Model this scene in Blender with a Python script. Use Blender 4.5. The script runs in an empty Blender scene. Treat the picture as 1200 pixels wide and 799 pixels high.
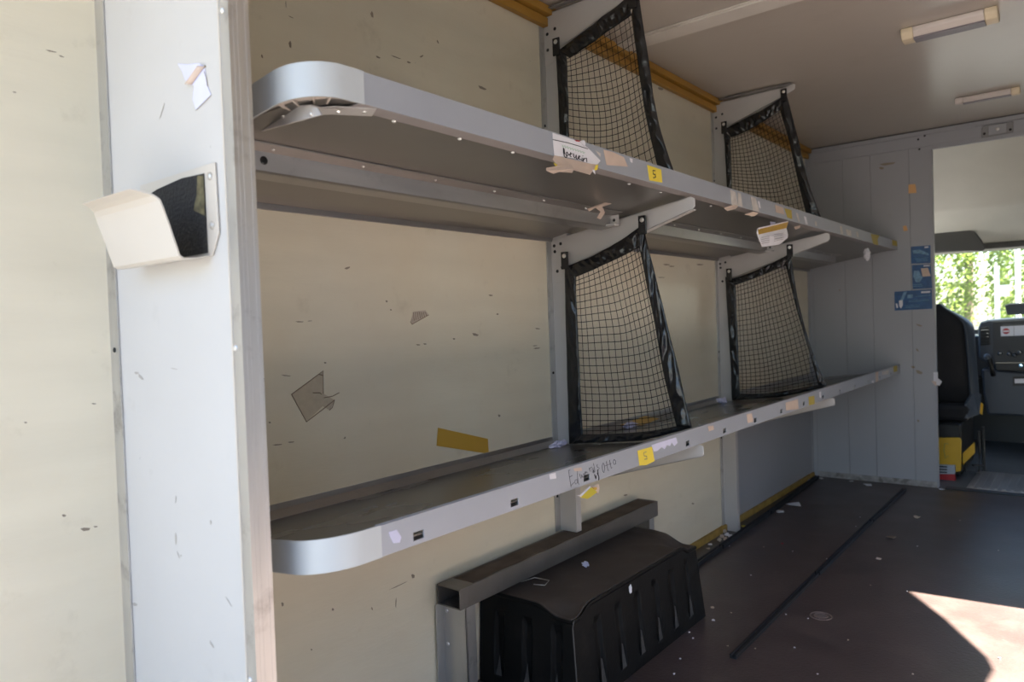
import bpy, bmesh, math, random
from mathutils import Vector, Matrix, noise
random.seed(7)
S = bpy.context.scene
COL = S.collection
# ------------------------------------------------------------------ camera
CAM = Vector((1.473, 0.0, 1.073))
YAW, PIT, ROL, FPX = 0.67461688, -0.02295233, -0.03440279, 855.1058
fw = Vector((-math.sin(YAW)*math.cos(PIT), math.cos(YAW)*math.cos(PIT), math.sin(PIT)))
r0 = fw.cross(Vector((0, 0, 1))).normalized(); u0 = r0.cross(fw)
rt = r0*math.cos(ROL)+u0*math.sin(ROL); up = -r0*math.sin(ROL)+u0*math.cos(ROL)
cd = bpy.data.cameras.new('camera'); cam = bpy.data.objects.new('camera', cd); COL.objects.link(cam)
cd.sensor_width = 36; cd.lens = FPX/1200*36; cd.clip_start = 0.02
cam.matrix_world = Matrix(((rt.x, up.x, -fw.x, CAM.x), (rt.y, up.y, -fw.y, CAM.y), (rt.z, up.z, -fw.z, CAM.z), (0, 0, 0, 1)))
cd.dof.use_dof = True; cd.dof.focus_distance = 2.0; cd.dof.aperture_fstop = 4.0
S.camera = cam
S.view_settings.view_transform = 'Standard'; S.view_settings.look = 'None'
S.view_settings.gamma = 1; S.view_settings.use_curve_mapping = False
S.view_settings.exposure = 0.66
# ------------------------------------------------------------------ light
SKY = 0.46; SUN = 54.0; SUN_EL = math.radians(55); SUN_AZ = math.radians(5)
w = bpy.data.worlds.new('sky'); S.world = w; w.use_nodes = True
nt = w.node_tree; sk = nt.nodes.new('ShaderNodeTexSky'); sk.sky_type = 'NISHITA'; sk.sun_disc = False
sk.sun_elevation = SUN_EL; sk.sun_rotation = math.radians(90)-SUN_AZ
bgn = nt.nodes['Background']; bgn.inputs[1].default_value = SKY; nt.links.new(sk.outputs[0], bgn.inputs[0])
sd = bpy.data.lights.new('sun', 'SUN'); sd.energy = SUN; sd.angle = math.radians(0.6); sd.color = (1, .93, .82)
so = bpy.data.objects.new('sun', sd); COL.objects.link(so)
ts = Vector((math.cos(SUN_EL)*math.cos(SUN_AZ), math.cos(SUN_EL)*math.sin(SUN_AZ), math.sin(SUN_EL)))
so.rotation_euler = ts.to_track_quat('Z', 'Y').to_euler(); so.location = (6, 2, 6)

# ------------------------------------------------------------------ helpers
def ray(px, py): return rt*(px-600)-up*(py-399.5)+fw*FPX
def at(px, py, ax, v):
    d = ray(px, py); i = 'xyz'.index(ax); return CAM+d*((v-CAM[i])/d[i])
def slope(px, py, z0, k):          # point on the plane z = z0 + k x
    d = ray(px, py); return CAM+d*((z0+k*CAM.x-CAM.z)/(d.z-k*d.x))
class MB:
    def __init__(s): s.v = []; s.f = []
    def add(s, vs, fs):
        n = len(s.v); s.v += [tuple(v) for v in vs]; s.f += [tuple(i+n for i in f) for f in fs]; return s
    def box(s, x0, x1, y0, y1, z0, z1):
        return s.add([(x, y, z) for z in (z0, z1) for y in (y0, y1) for x in (x0, x1)],
                     [(0, 2, 3, 1), (4, 5, 7, 6), (0, 1, 5, 4), (2, 6, 7, 3), (0, 4, 6, 2), (1, 3, 7, 5)])
    def prism(s, pts, ext):
        n = len(pts); e = Vector(ext); a = [Vector(p) for p in pts]
        return s.add(a+[p+e for p in a], [tuple(range(n))[::-1], tuple(range(n, 2*n))]+[(i, (i+1) % n, (i+1) % n+n, i+n) for i in range(n)])
    def tube(s, pts, r, n=6, cap=True):
        pts = [Vector(p) for p in pts]; base = len(s.v); m = len(pts)
        for i, p in enumerate(pts):
            t = (pts[min(i+1, m-1)]-pts[max(i-1, 0)]).normalized()
            a = t.cross(Vector((0, 0, 1)) if abs(t.z) < .9 else Vector((0, 1, 0))).normalized(); b = t.cross(a)
            rr = r[i] if isinstance(r, (list, tuple)) else r
            for k in range(n):
                q = 2*math.pi*k/n; s.v.append(tuple(p+a*math.cos(q)*rr+b*math.sin(q)*rr))
        for i in range(m-1):
            for k in range(n):
                s.f.append((base+i*n+k, base+i*n+(k+1) % n, base+(i+1)*n+(k+1) % n, base+(i+1)*n+k))
        if cap: s.f.append(tuple(base+k for k in range(n))[::-1]); s.f.append(tuple(base+(m-1)*n+k for k in range(n)))
        return s
    def dome(s, c, nrm, r, h, n=10):
        c = Vector(c); nrm = Vector(nrm).normalized(); a = nrm.orthogonal().normalized(); b = nrm.cross(a); base = len(s.v)
        rings = [(r, 0), (r, h*.35), (r*.8, h*.75), (r*.4, h)]
        for rr, hh in rings:
            for k in range(n):
                q = 2*math.pi*k/n; s.v.append(tuple(c+nrm*hh+a*math.cos(q)*rr+b*math.sin(q)*rr))
        for i in range(3):
            for k in range(n): s.f.append((base+i*n+k, base+i*n+(k+1) % n, base+(i+1)*n+(k+1) % n, base+(i+1)*n+k))
        s.f.append(tuple(base+3*n+k for k in range(n))); s.f.append(tuple(base+k for k in range(n))[::-1]); return s
    def grid(s, fn, nu, nv, thick=None):
        base = len(s.v)
        P = [[Vector(fn(i/nu, j/nv)) for j in range(nv+1)] for i in range(nu+1)]
        for row in P:
            for p in row: s.v.append(tuple(p))
        W = nv+1
        for i in range(nu):
            for j in range(nv): s.f.append((base+i*W+j, base+(i+1)*W+j, base+(i+1)*W+j+1, base+i*W+j+1))
        if thick:
            t = Vector(thick); o = len(s.v)-base
            for row in P:
                for p in row: s.v.append(tuple(p+t))
            for i in range(nu):
                for j in range(nv): s.f.append((base+o+i*W+j, base+o+i*W+j+1, base+o+(i+1)*W+j+1, base+o+(i+1)*W+j))
            edge = [i*W for i in range(nu+1)]+[nu*W+j for j in range(1, W)]+[i*W+nv for i in range(nu-1, -1, -1)]+[j for j in range(nv-1, 0, -1)]
            for k in range(len(edge)):
                a, b = edge[k], edge[(k+1) % len(edge)]; s.f.append((base+a, base+a+o, base+b+o, base+b))
        return s
    def build(s, name, mat, parent=None, smooth=False, bevel=0, loc=None):
        me = bpy.data.meshes.new(name); me.from_pydata(s.v, [], s.f); me.validate()
        bm = bmesh.new(); bm.from_mesh(me); bmesh.ops.recalc_face_normals(bm, faces=bm.faces); bm.to_mesh(me); bm.free()
        o = bpy.data.objects.new(name, me); COL.objects.link(o); me.materials.append(mat)
        if parent is not None:
            o.parent = parent; o.matrix_parent_inverse = Matrix.Translation(-root_loc(parent))
        if smooth:
            for p in me.polygons: p.use_smooth = True
        if bevel:
            b = o.modifiers.new('bevel', 'BEVEL'); b.width = bevel; b.segments = 2; b.limit_method = 'ANGLE'; b.angle_limit = .6
        return o
def root_loc(o):
    v = Vector(o.location)
    while o.parent: v = v + o.matrix_parent_inverse.translation; o = o.parent; v += Vector(o.location)
    return v
def tag(o, label, cat, group=None, kind=None):
    o['label'] = label; o['category'] = cat
    if group: o['group'] = group
    if kind: o['kind'] = kind
    return o
def thing(name, label, cat, loc=(0, 0, 0), group=None):
    o = bpy.data.objects.new(name, None); COL.objects.link(o); o.location = loc; o.empty_display_size = .1
    return tag(o, label, cat, group)
def struct(o):
    o['kind'] = 'structure'; return o

# ------------------------------------------------------------------ materials
def mat(name, col, rough=.6, metal=0., var=.08, scale=6., bump=0., bscale=60., dirt=None, stretch=None, trans=0., spec=.5, coat=0., rvar=0.):
    """dirt: list of (colour, lo, hi, scale, strength)"""
    m = bpy.data.materials.new(name); m.use_nodes = True; n = m.node_tree; L = n.links.new
    b = n.nodes['Principled BSDF']; b.inputs['Roughness'].default_value = rough; b.inputs['Metallic'].default_value = metal
    b.inputs['Specular IOR Level'].default_value = spec; b.inputs['Coat Weight'].default_value = coat
    if coat: b.inputs['Coat Roughness'].default_value = .15
    tc = n.nodes.new('ShaderNodeTexCoord'); src = tc.outputs['Object']
    if stretch:
        mp = n.nodes.new('ShaderNodeMapping'); mp.inputs['Scale'].default_value = stretch; L(src, mp.inputs[0]); st = mp.outputs[0]
    else: st = src
    nz = n.nodes.new('ShaderNodeTexNoise'); nz.inputs['Scale'].default_value = scale; nz.inputs['Detail'].default_value = 6; L(st, nz.inputs[0])
    rp = n.nodes.new('ShaderNodeValToRGB'); rp.color_ramp.elements[0].position = .3; rp.color_ramp.elements[1].position = .7
    rp.color_ramp.elements[0].color = (*[c*(1-var) for c in col], 1); rp.color_ramp.elements[1].color = (*[min(1, c*(1+var)) for c in col], 1)
    L(nz.outputs[0], rp.inputs[0]); out = rp.outputs[0]
    for (dc, lo, hi, sc, stg) in (dirt or []):
        d = n.nodes.new('ShaderNodeTexNoise'); d.inputs['Scale'].default_value = sc; d.inputs['Detail'].default_value = 9; d.inputs['Roughness'].default_value = .65; L(src, d.inputs[0])
        q = n.nodes.new('ShaderNodeMapRange'); q.inputs[1].default_value = lo; q.inputs[2].default_value = hi; q.inputs[4].default_value = stg; L(d.outputs[0], q.inputs[0])
        mx = n.nodes.new('ShaderNodeMix'); mx.data_type = 'RGBA'; L(q.outputs[0], mx.inputs[0]); L(out, mx.inputs[6]); mx.inputs[7].default_value = (*dc, 1); out = mx.outputs[2]
    L(out, b.inputs['Base Color'])
    if rvar:
        q = n.nodes.new('ShaderNodeMapRange'); q.inputs[3].default_value = rough-rvar; q.inputs[4].default_value = rough+rvar; L(nz.outputs[0], q.inputs[0]); L(q.outputs[0], b.inputs['Roughness'])
    if bump:
        bn = n.nodes.new('ShaderNodeTexNoise'); bn.inputs['Scale'].default_value = bscale; bn.inputs['Detail'].default_value = 4; L(st, bn.inputs[0])
        bp = n.nodes.new('ShaderNodeBump'); bp.inputs['Strength'].default_value = bump; bp.inputs['Distance'].default_value = .01; L(bn.outputs[0], bp.inputs['Height']); L(bp.outputs[0], b.inputs['Normal'])
    if trans: b.inputs['Transmission Weight'].default_value = trans
    return m
M = {}
GR = (.10, .085, .07)
M['wall'] = mat('cream_fibreglass', (.75, .69, .54), .26, var=.04, scale=2, bump=.05, bscale=25, stretch=(1, 1, 6), dirt=[((.42, .36, .25), .60, .78, 9, .35), (GR, .70, .74, 34, .5), ((.72, .60, .42), .45, .7, 1.2, .5)])
M['panel'] = mat('white_partition_paint', (.56, .545, .52), .45, var=.03, scale=3, bump=.03, dirt=[((.40, .37, .33), .62, .82, 11, .35), (GR, .72, .76, 40, .5)])
M['bulk'] = mat('grey_white_bulkhead_paint', (.36, .365, .385), .5, var=.04, scale=2, dirt=[((.25, .22, .2), .64, .84, 7, .4), (GR, .73, .77, 30, .6)])
M['ceil'] = mat('off_white_ceiling', (.47, .425, .37), .28, var=.04, scale=1.5, bump=.04, bscale=5, dirt=[((.33, .29, .24), .55, .8, 3, .35)])
M['rib'] = mat('white_roof_rib', (.62, .58, .52), .45, var=.03)
M['floor'] = mat('reddish_brown_plywood', (.062, .043, .039), .36, var=.2, scale=4, bump=.12, bscale=90, rvar=.12,
    dirt=[((.11, .08, .07), .48, .75, 5, .6), ((.20, .165, .145), .62, .82, 16, .4), ((.42, .36, .32), .71, .75, 70, .5)])
M['alu'] = mat('brushed_aluminium', (.60, .59, .57), .38, .85, var=.12, scale=5, stretch=(3, 3, .5), bump=.03, dirt=[((.20, .18, .17), .55, .78, 12, .75)])
M['aluY'] = mat('galvanised_sheet', (.42, .40, .38), .36, .85, var=.10, scale=7, stretch=(3, .5, 3), bump=.03, bscale=30, dirt=[((.26, .24, .22), .58, .80, 12, .5)], rvar=.06)
M['lip'] = mat('grey_painted_shelf_edge', (.40, .425, .47), .42, .25, var=.04, scale=5, dirt=[((.25, .23, .22), .66, .8, 18, .5)])
M['cap'] = mat('pale_grey_end_cap', (.52, .55, .56), .5, .12, var=.06, scale=6, stretch=(1, 1, .5), dirt=[((.4, .38, .35), .6, .8, 9, .4)])
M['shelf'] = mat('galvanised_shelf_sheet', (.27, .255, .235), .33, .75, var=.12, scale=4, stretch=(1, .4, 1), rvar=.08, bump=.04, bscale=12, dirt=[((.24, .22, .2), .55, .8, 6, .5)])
M['shelf_low'] = mat('shade_dark_shelf_sheet', (.17, .165, .155), .27, .7, var=.2, scale=3, stretch=(1, .4, 1), rvar=.08, bump=.05, bscale=9, dirt=[((.09, .08, .07), .5, .75, 5, .5)])  # darker copy of the shelf sheet, mirrored shadows put into its colour
M['arm'] = mat('light_grey_powder_coat', (.52, .50, .48), .42, .1, var=.03, dirt=[((.3, .28, .25), .66, .8, 20, .5)])
M['plastic'] = mat('beige_moulded_plastic', (.60, .53, .46), .5)
M['yellow_wood'] = mat('amber_profile', (.42, .22, .035), .45, var=.15, scale=8, stretch=(1, .3, 1))
M['yellow_foam'] = mat('ochre_sealant', (.36, .23, .05), .7, var=.25, scale=20)
M['black'] = mat('black_moulded_plastic', (.005, .005, .005), .5, spec=.22, var=.2, bump=.08, dirt=[((.03, .026, .022), .55, .8, 9, .5)])
M['box_top'] = mat('dusty_black_plastic', (.072, .054, .043), .7, var=.2, dirt=[((.10, .085, .07), .5, .75, 14, .6)])
M['steel'] = mat('dull_grey_steel_tube', (.20, .185, .17), .45, .6, var=.12, scale=7, dirt=[((.12, .08, .055), .55, .8, 9, .6)])
M['dust'] = mat('rusty_brown_dust', (.10, .072, .052), .85, var=.3, scale=14)
M['hem'] = mat('black_glossy_tarpaulin', (.010, .010, .011), .24, var=.2, bump=.5, bscale=22, spec=.5)
M['cord'] = mat('black_cord', (.008, .008, .009), .7)
M['rubber'] = mat('black_rubber', (.014, .014, .016), .5, dirt=[((.08, .07, .06), .6, .8, 20, .5)])
M['bolt'] = mat('dark_bolt', (.02, .02, .02), .4, .5)
M['rivet'] = mat('bright_rivet', (.75, .73, .70), .3, .8)
M['white'] = mat('white_enamel', (.60, .55, .48), .35, var=.02, coat=.3)
M['grip'] = mat('black_grip_tape', (.012, .012, .013), .75, var=.3, bump=.4, bscale=180, dirt=[((.30, .25, .13), .66, .72, 9, .5)])
M['worn'] = mat('worn_grip_residue', (.13, .11, .055), .8, var=.6, scale=70)
M['paper'] = mat('white_paper', (.74, .73, .76), .8, var=.04, scale=20)
M['lilac'] = mat('lilac_white_paper', (.62, .62, .78), .8, var=.05, scale=20)
M['peach'] = mat('beige_tape', (.60, .47, .38), .6, var=.06, scale=20)
M['cleartape'] = mat('pale_tape_residue', (.58, .54, .50), .45, var=.12, scale=40)
M['yellow'] = mat('yellow_label', (.80, .62, .06), .6, var=.04)
M['oldyellow'] = mat('faded_yellow_tape', (.45, .35, .06), .6, var=.1)
M['amber_tape'] = mat('amber_tape', (.55, .33, .045), .4, var=.05)
M['orange'] = mat('orange_tape', (.70, .40, .17), .6)
M['ink'] = mat('black_ink', (.015, .015, .02), .6)
M['greyink'] = mat('grey_ink', (.22, .2, .2), .6)
M['ghost'] = mat('label_glue_residue', (.55, .46, .36), .7, var=.12, scale=60)
M['ghostline'] = mat('glue_outline', (.27, .21, .15), .8)
M['scuff'] = mat('dark_scuff', (.27, .225, .165), .8)
M['blue'] = mat('blue_sticker', (.02, .085, .22), .35, var=.25, scale=30)
M['lightblue'] = mat('pale_blue_print', (.16, .30, .45), .4, var=.3, scale=60)
M['lamp'] = mat('frosted_lamp_cover', (.66, .60, .55), .3, var=.02)
M['lampend'] = mat('yellowed_lamp_end', (.70, .60, .42), .4)
M['cabgrey'] = mat('dark_grey_dashboard', (.013, .015, .018), .45, var=.1, bump=.1, bscale=200)
M['cabblue'] = mat('mid_grey_dashboard_trim', (.028, .036, .050), .4, var=.06)
M['headliner'] = mat('pale_headliner', (.62, .60, .52), .8, var=.03)
M['visor'] = mat('dark_grey_visor', (.07, .068, .062), .7)
M['seat'] = mat('black_seat_fabric', (.010, .010, .012), .85, var=.3, bump=.3, bscale=150)
M['seatblue'] = mat('blue_grey_seat_shell', (.04, .052, .07), .4)
M['caution'] = mat('yellow_painted_metal', (.62, .36, .01), .45, var=.08)
M['red'] = mat('red_plastic', (.35, .015, .02), .4)
M['cabfloor'] = mat('blue_grey_rubber_mat', (.06, .07, .08), .5, var=.2, scale=9)
M['ground'] = mat('pale_asphalt', (.135, .135, .14), .9, var=.15, scale=3)
M['leaf'] = mat('yellow_green_leaf', (.20, .27, .055), .6, var=.5, scale=.9)
M['leaf2'] = mat('olive_leaf', (.27, .22, .075), .6, var=.5, scale=.8)
M['trunk'] = mat('grey_bark', (.12, .09, .06), .9)
M['pole'] = mat('white_post', (.8, .8, .8), .4)
for k in ('leaf', 'leaf2'):
    m = M[k]; n = m.node_tree; b = n.nodes['Principled BSDF']; tr = n.nodes.new('ShaderNodeBsdfTranslucent'); mx = n.nodes.new('ShaderNodeMixShader'); mx.inputs[0].default_value = .55
    n.links.new(b.inputs['Base Color'].links[0].from_socket, tr.inputs[0]); n.links.new(b.outputs[0], mx.inputs[1]); n.links.new(tr.outputs[0], mx.inputs[2])
    n.links.new(mx.outputs[0], n.nodes['Material Output'].inputs[0])
gl = bpy.data.materials.new('windscreen_glass'); gl.use_nodes = True; n = gl.node_tree; n.nodes.clear()
o_ = n.nodes.new('ShaderNodeOutputMaterial'); a_ = n.nodes.new('ShaderNodeBsdfTransparent'); a_.inputs[0].default_value = (.93, .96, .94, 1)
g_ = n.nodes.new('ShaderNodeBsdfGlossy'); g_.inputs['Roughness'].default_value = .02; x_ = n.nodes.new('ShaderNodeMixShader'); x_.inputs[0].default_value = .05
n.links.new(a_.outputs[0], x_.inputs[1]); n.links.new(g_.outputs[0], x_.inputs[2]); n.links.new(x_.outputs[0], o_.inputs[0])
M['glass'] = gl

# ------------------------------------------------------------------ the van body
H = 2.15; LY = 5.0; XR = 2.2; Y0 = -.30; YP = .615; XL = .53
floor = struct(MB().box(-.06, XR+.06, Y0, LY, -.05, 0).build('floor', M['floor']))
ceiling = struct(MB().box(-.06, XR+.06, Y0, LY, H, H+.05).build('ceiling', M['ceil']))
wl = struct(MB().box(-.05, 0, Y0, LY, 0, H).build('wall_left', M['wall']))
# right wall; opening added out of view, outlined to shape the sun patch
b = MB(); b.box(XR, XR+.05, Y0, -.05, 0, H); b.box(XR, XR+.05, 3.207, LY, 0, H)
sun_edge = [(-.05, 1.483), (2.50, 1.483), (2.63, 1.467), (2.718, 1.503), (2.977, 1.709), (3.207, 1.923)]
for (ya, za), (yb, zb_) in zip(sun_edge[:-1], sun_edge[1:]):
    b.add([(XR, ya, za), (XR, yb, zb_), (XR, yb, H), (XR, ya, H), (XR+.05, ya, za), (XR+.05, yb, zb_), (XR+.05, yb, H), (XR+.05, ya, H)], [(0, 1, 2, 3), (4, 7, 6, 5), (0, 4, 5, 1), (3, 2, 6, 7)])
struct(b.build('wall_right', M['wall']))
# front bulkhead, boards with narrow seams, doorway to the cab
XD = .718; HD = 2.03
b = MB(); xs = [-.05, .016, .226, .387, .603, XD]
for a, c in zip(xs[:-1], xs[1:]): b.box(a+.0012, c-.0012, LY, LY+.03, 0, HD+.02)
b.box(-.05, XD, LY+.006, LY+.04, 0, H)
b.box(-.05, 1.9, LY, LY+.03, HD+.022, H); b.box(XD+.0, 1.9, LY+.006, LY+.03, HD, HD+.03)
b.box(1.9, XR+.05, LY, LY+.03, 0, H)
struct(b.build('wall_front', M['bulk']))
# partition next to the rear of the racks
pp = MB().box(.0, .44, YP, YP+.03, 0, H).build('wall_partition', M['panel']); struct(pp)
t = MB(); t.box(0, .034, YP-.004, YP-.001, 0, H); 
tr = struct(t.build('trim_1', M['alu']))
for z in (1.05, 1.75, .35): MB().dome((.018, YP-.004, z), (0, -1, 0), .005, .003).build('rivet', M['bolt'], tr)
# ceiling rib
A = at(763, 58.6, 'z', H-.012); c2 = at(763, 46, 'z', H-.012)
t = MB().box(0, XR, 2.505, 2.60, H-.012, H-.001)
t.box(0, XR, 2.495, 2.505, H-.006, H-.001); t.box(0, XR, 2.60, 2.615, H-.006, H-.001)
struct(t.build('trim_2', M['rib'], bevel=.002))
# amber profile bars along the top of the left wall
t = MB().box(.0, .022, YP+.03, LY, 2.088, 2.118); t.box(.012, .040, YP+.03, LY, 2.121, 2.149); t.box(.0, .012, YP+.03, LY, 2.118, 2.149)
struct(t.build('trim_3', M['yellow_wood'], bevel=.003))
# bulkhead top and bottom trim, corner strip
t = MB().box(0, XR, LY-.012, LY-.001, H-.03, H-.006); struct(t.build('trim_4', M['bulk']))
struct(MB().box(0, XR, LY-.010, LY-.001, H-.006, H-.0005).build('trim_11', M['rubber']))
t = MB().box(.0, .03, LY-.006, LY-.001, 0, H-.03); t.box(.0, .006, LY-.03, LY-.001, 0, H-.03); struct(t.build('trim_5', M['bulk']))
struct(MB().box(.03, XD, LY-.008, LY-.001, .0, .035).build('baseboard_front', mat('scuffed_kick_strip', (.33, .31, .29), .6, var=.3, scale=25, dirt=[((.06, .05, .04), .5, .7, 18, .8)])))
struct(MB().box(.001, .016, 1.9, LY-.03, 0, .03).build('baseboard_left', M['yellow_foam']))
# wall board joint at the foremost bay
struct(MB().box(0, .002, 3.53, 3.545, 0, H-.07).build('trim_6', M['alu']))
struct(MB().box(0.0005, .003, 3.546, LY-.032, 0.03, .64).build('trim_10', M['bulk']))
# door edge trim
struct(MB().box(XD-.001, XD+.006, LY-.004, LY+.045, 0, HD).build('trim_7', M['bulk']))

# ---- decals and scuffs
def deco(name, pts, ax, v, m, parent=None, th=.0006, off=.0005, side=None):
    """thin sheet lying on the plane ax = v, outline given in photo coordinates"""
    s = side if side is not None else {'x': 1, 'y': -1, 'z': 1}[ax]
    P = [at(x, y, ax, v+s*off) for x, y in pts]
    e = [0, 0, 0]; e['xyz'.index(ax)] = s*th
    return MB().prism(P, e).build(name, m, parent)
def zc(pts, ox, oy, f): return [(ox+x/f, oy+y/f) for x, y in pts]
def stroke(mb, pts, ax, v, wdt=.0012, side=1, off=.0012):
    P = [at(x, y, ax, v+side*off) for x, y in pts]; mb.tube(P, wdt, 4)
def zstroke(mb, pts, ox, oy, f, ax, v, wdt, side=1, off=.0012): stroke(mb, zc(pts, ox, oy, f), ax, v, wdt, side, off)
sc = MB()
def fleck(px, py, ln, wd, ang, ax='x', v=0.0):
    c, s = math.cos(ang), math.sin(ang); pts = []
    for a, bb in ((-.5, -.3), (-.1, -.5), (.5, -.2), (.35, .4), (-.2, .5)): pts.append((px+a*ln*c-bb*wd*s, py+a*ln*s+bb*wd*c))
    P = [at(x, y, ax, v+(.0006 if ax == 'x' else -.0006)) for x, y in pts]; e = (.0003, 0, 0) if ax == 'x' else (0, -.0003, 0); sc.prism(P, e)
for a in [(340, 52, 9, 3, 1.4), (307, 66, 5, 2, 1.2), (436, 17, 8, 3, 1.3), (443, 67, 6, 2, .4), (464, 67, 13, 1.2, .35), (479, 73, 5, 2, .3), (494, 66, 5, 2, -.6), (565, 103, 11, 3, .4), (513, 49, 5, 1.5, 1.1), (341, 20, 7, 1, .4), (335, 5, 9, .8, 1.5),
          (407, 314, 7, 2.5, -.4), (351, 377, 10, 1.5, 0), (363, 376, 6, 1, -.1), (490, 404, 5, 1.5, 0), (498, 403, 4, 1.5, 0), (453, 353, 2.5, 2.5, 0), (458, 363, 2, 2, 0), (381, 425, 3, 2, 0), (335, 440, 12, 1.2, .1), (557, 392, 8, 3, .2), (532, 397, 3, 2, 0),
          (404, 513, 2, 3, .8), (325, 521, 12, 1.5, -.1), (341, 518, 8, 1.5, -.1), (630, 385, 6, 1.5, .1), (629, 408, 8, 1.6, -.1), (627, 405, 6, 1, -.1), (575, 346, 5, 2, 0), (583, 368, 2.5, 2, 0), (585, 487, 3, 3, 0), (309, 445, 2, 6, 0), (316, 495, 3, 2, 0), (308, 443, 3, 3, 0),
          (331, 708, 3, 5, 0), (390, 714, 3, 3, .5), (484, 675, 4, 5, 0), (467, 686, 24, 1, -.45), (464, 706, 12, 1, 1.6), (365, 761, 2, 2, 0), (436, 713, 4, 1.5, 1.2), (733, 580, 5, 2, -.3), (812, 590, 3, 2, 0), (820, 310, 9, 1.6, 0), (781, 310, 8, 1.8, 0), (787, 312, 7, 1.5, 0), (775, 325, 9, 1, 0),
          (100, 620, 12, 4, -.1), (112, 617, 5, 2, -.1), (75, 604, 5, 3, 0), (60, 60, 14, 1.5, .2), (72, 66, 7, 1.5, .3), (17, 108, 5, 1.5, .1), (30, 495, 4, 2, 0), (110, 473, 6, 1.5, 0), (774, 104, 7, 3, .2)]: fleck(*a)
sc.build('scuff_marks', M['scuff'], wl)
sc = MB()
for a in [(160, 437, 5, 3, 0), (165, 442, 9, 3, .8), (206, 631, 2, 14, .0), (209, 650, 9, 1.2, 1.2), (158, 708, 6, 4, .2), (268, 705, 14, 1, 1.0), (204, 432, 9, 1, .2), (212, 651, 2, 2, 0), (247, 612, 2, 6, 0), (206, 585, 1, 9, .1), (248, 755, 10, 2, 1), (190, 130, 1, 20, .3)]: fleck(*a, 'y', YP)
sc.build('scuff_marks', mat('faint_scuff', (.42, .39, .35), .8), pp)
# left-over tape shapes and glue ghosts on the long wall
deco('tape_strip', zc([(655, 618), (835, 658), (838, 712), (650, 683)], 300, 300, 3.0735), 'x', 0, M['amber_tape'])
tag(bpy.data.objects['tape_strip'], 'short strip of amber tape stuck on the cream wall above the lower shelf', 'tape')
lg = thing('label_residue', 'brownish torn outline left by a removed label on the cream wall above the lower shelf', 'label residue', at(367, 462, 'x', 0))
deco('residue_patch', zc([(128, 498), (180, 460), (242, 413), (243, 495), (268, 510), (283, 520), (265, 555), (240, 540), (182, 597)], 300, 300, 3.0735), 'x', 0, mat('pale_glue', (.50, .43, .32), .7, var=.06, scale=60), lg)
s_ = MB()
for pl in ([(128, 498), (180, 460), (242, 413), (243, 495)], [(128, 498), (182, 597), (250, 545), (283, 518)], [(205, 492), (230, 492), (236, 498)], [(225, 425), (242, 430)], [(245, 510), (275, 505), (300, 492)], [(283, 518), (275, 545), (265, 555)]): zstroke(s_, pl, 300, 300, 3.0735, 'x', 0, .0011)
s_.build('outline', M['ghostline'], lg)
bg = thing('barcode_scrap', 'small torn scrap of a barcode label on the cream wall between the shelves', 'label scrap', at(490, 370, 'x', 0))
deco('scrap', zc([(568, 200), (610, 195), (622, 212), (562, 246), (556, 236)], 300, 300, 3.0735), 'x', 0, M['ghost'], bg)
s_ = MB()
for i in range(7): zstroke(s_, [(566+i*7.4, 202), (570+i*7.4, 232-i*2.6)], 300, 300, 3.0735, 'x', 0, .0011)
zstroke(s_, [(556, 236), (562, 246), (622, 212)], 300, 300, 3.0735, 'x', 0, .0009)
s_.build('bars', M['ghostline'], bg)

# ------------------------------------------------------------------ partition edge post
post = thing('corner_post', 'tall dented aluminium angle post on the free edge of the white partition', 'post', (.46, YP, 0))
b = MB(); b.box(.437, .470, YP-.010, YP-.001, 0, H); b.build('front_flange', M['alu'], post, bevel=.001)
b = MB(); b.box(.470, .474, YP-.013, YP+.021, 0, H)
for yy in (YP-.006, YP+.001, YP+.014): b.box(.474, .4745, yy, yy+.0035, 0, H)
b.build('side_flange', M['alu'], post)
MB().box(.441, .4445, YP-.0115, YP-.010, 0, H).build('ridge', M['white'], post)
for px, py in ((260, 12), (276, 408), (293, 797)):
    p = at(px, py, 'y', YP-.010); MB().dome(p, (0, -1, 0), .0055, .003).build('rivet', M['rivet'], post)
# torn paper on the partition
tp = thing('torn_label', 'torn white paper label peeling off the white partition above the holder', 'torn paper', at(230, 95, 'y', YP))
deco('paper', zc([(85, 145), (200, 155), (330, 140), (400, 175), (430, 400), (475, 510), (300, 685), (260, 560), (280, 400), (225, 395), (170, 330), (140, 240), (110, 190)], 200, 60, 9.98), 'y', YP, M['lilac'], tp)
def curl(u, v):
    a = at(200+(395-150*u)/9.98, 60+(180+210*u)/9.98, 'y', YP-.002); return a+Vector((-.018*v, -.006*math.sin(v*3), .004*v))
MB().grid(curl, 6, 4, (0, -.0004, 0)).build('curl', M['peach'], tp, smooth=True)
s_ = MB(); zstroke(s_, [(345, 235), (370, 200), (405, 175)], 200, 60, 9.98, 'y', YP, .0018, -1); zstroke(s_, [(390, 230), (415, 310), (430, 410)], 200, 60, 9.98, 'y', YP, .0007, -1); zstroke(s_, [(470, 515), (400, 590), (295, 688)], 200, 60, 9.98, 'y', YP, .0006, -1); s_.build('mark', M['ghostline'], tp)

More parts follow.
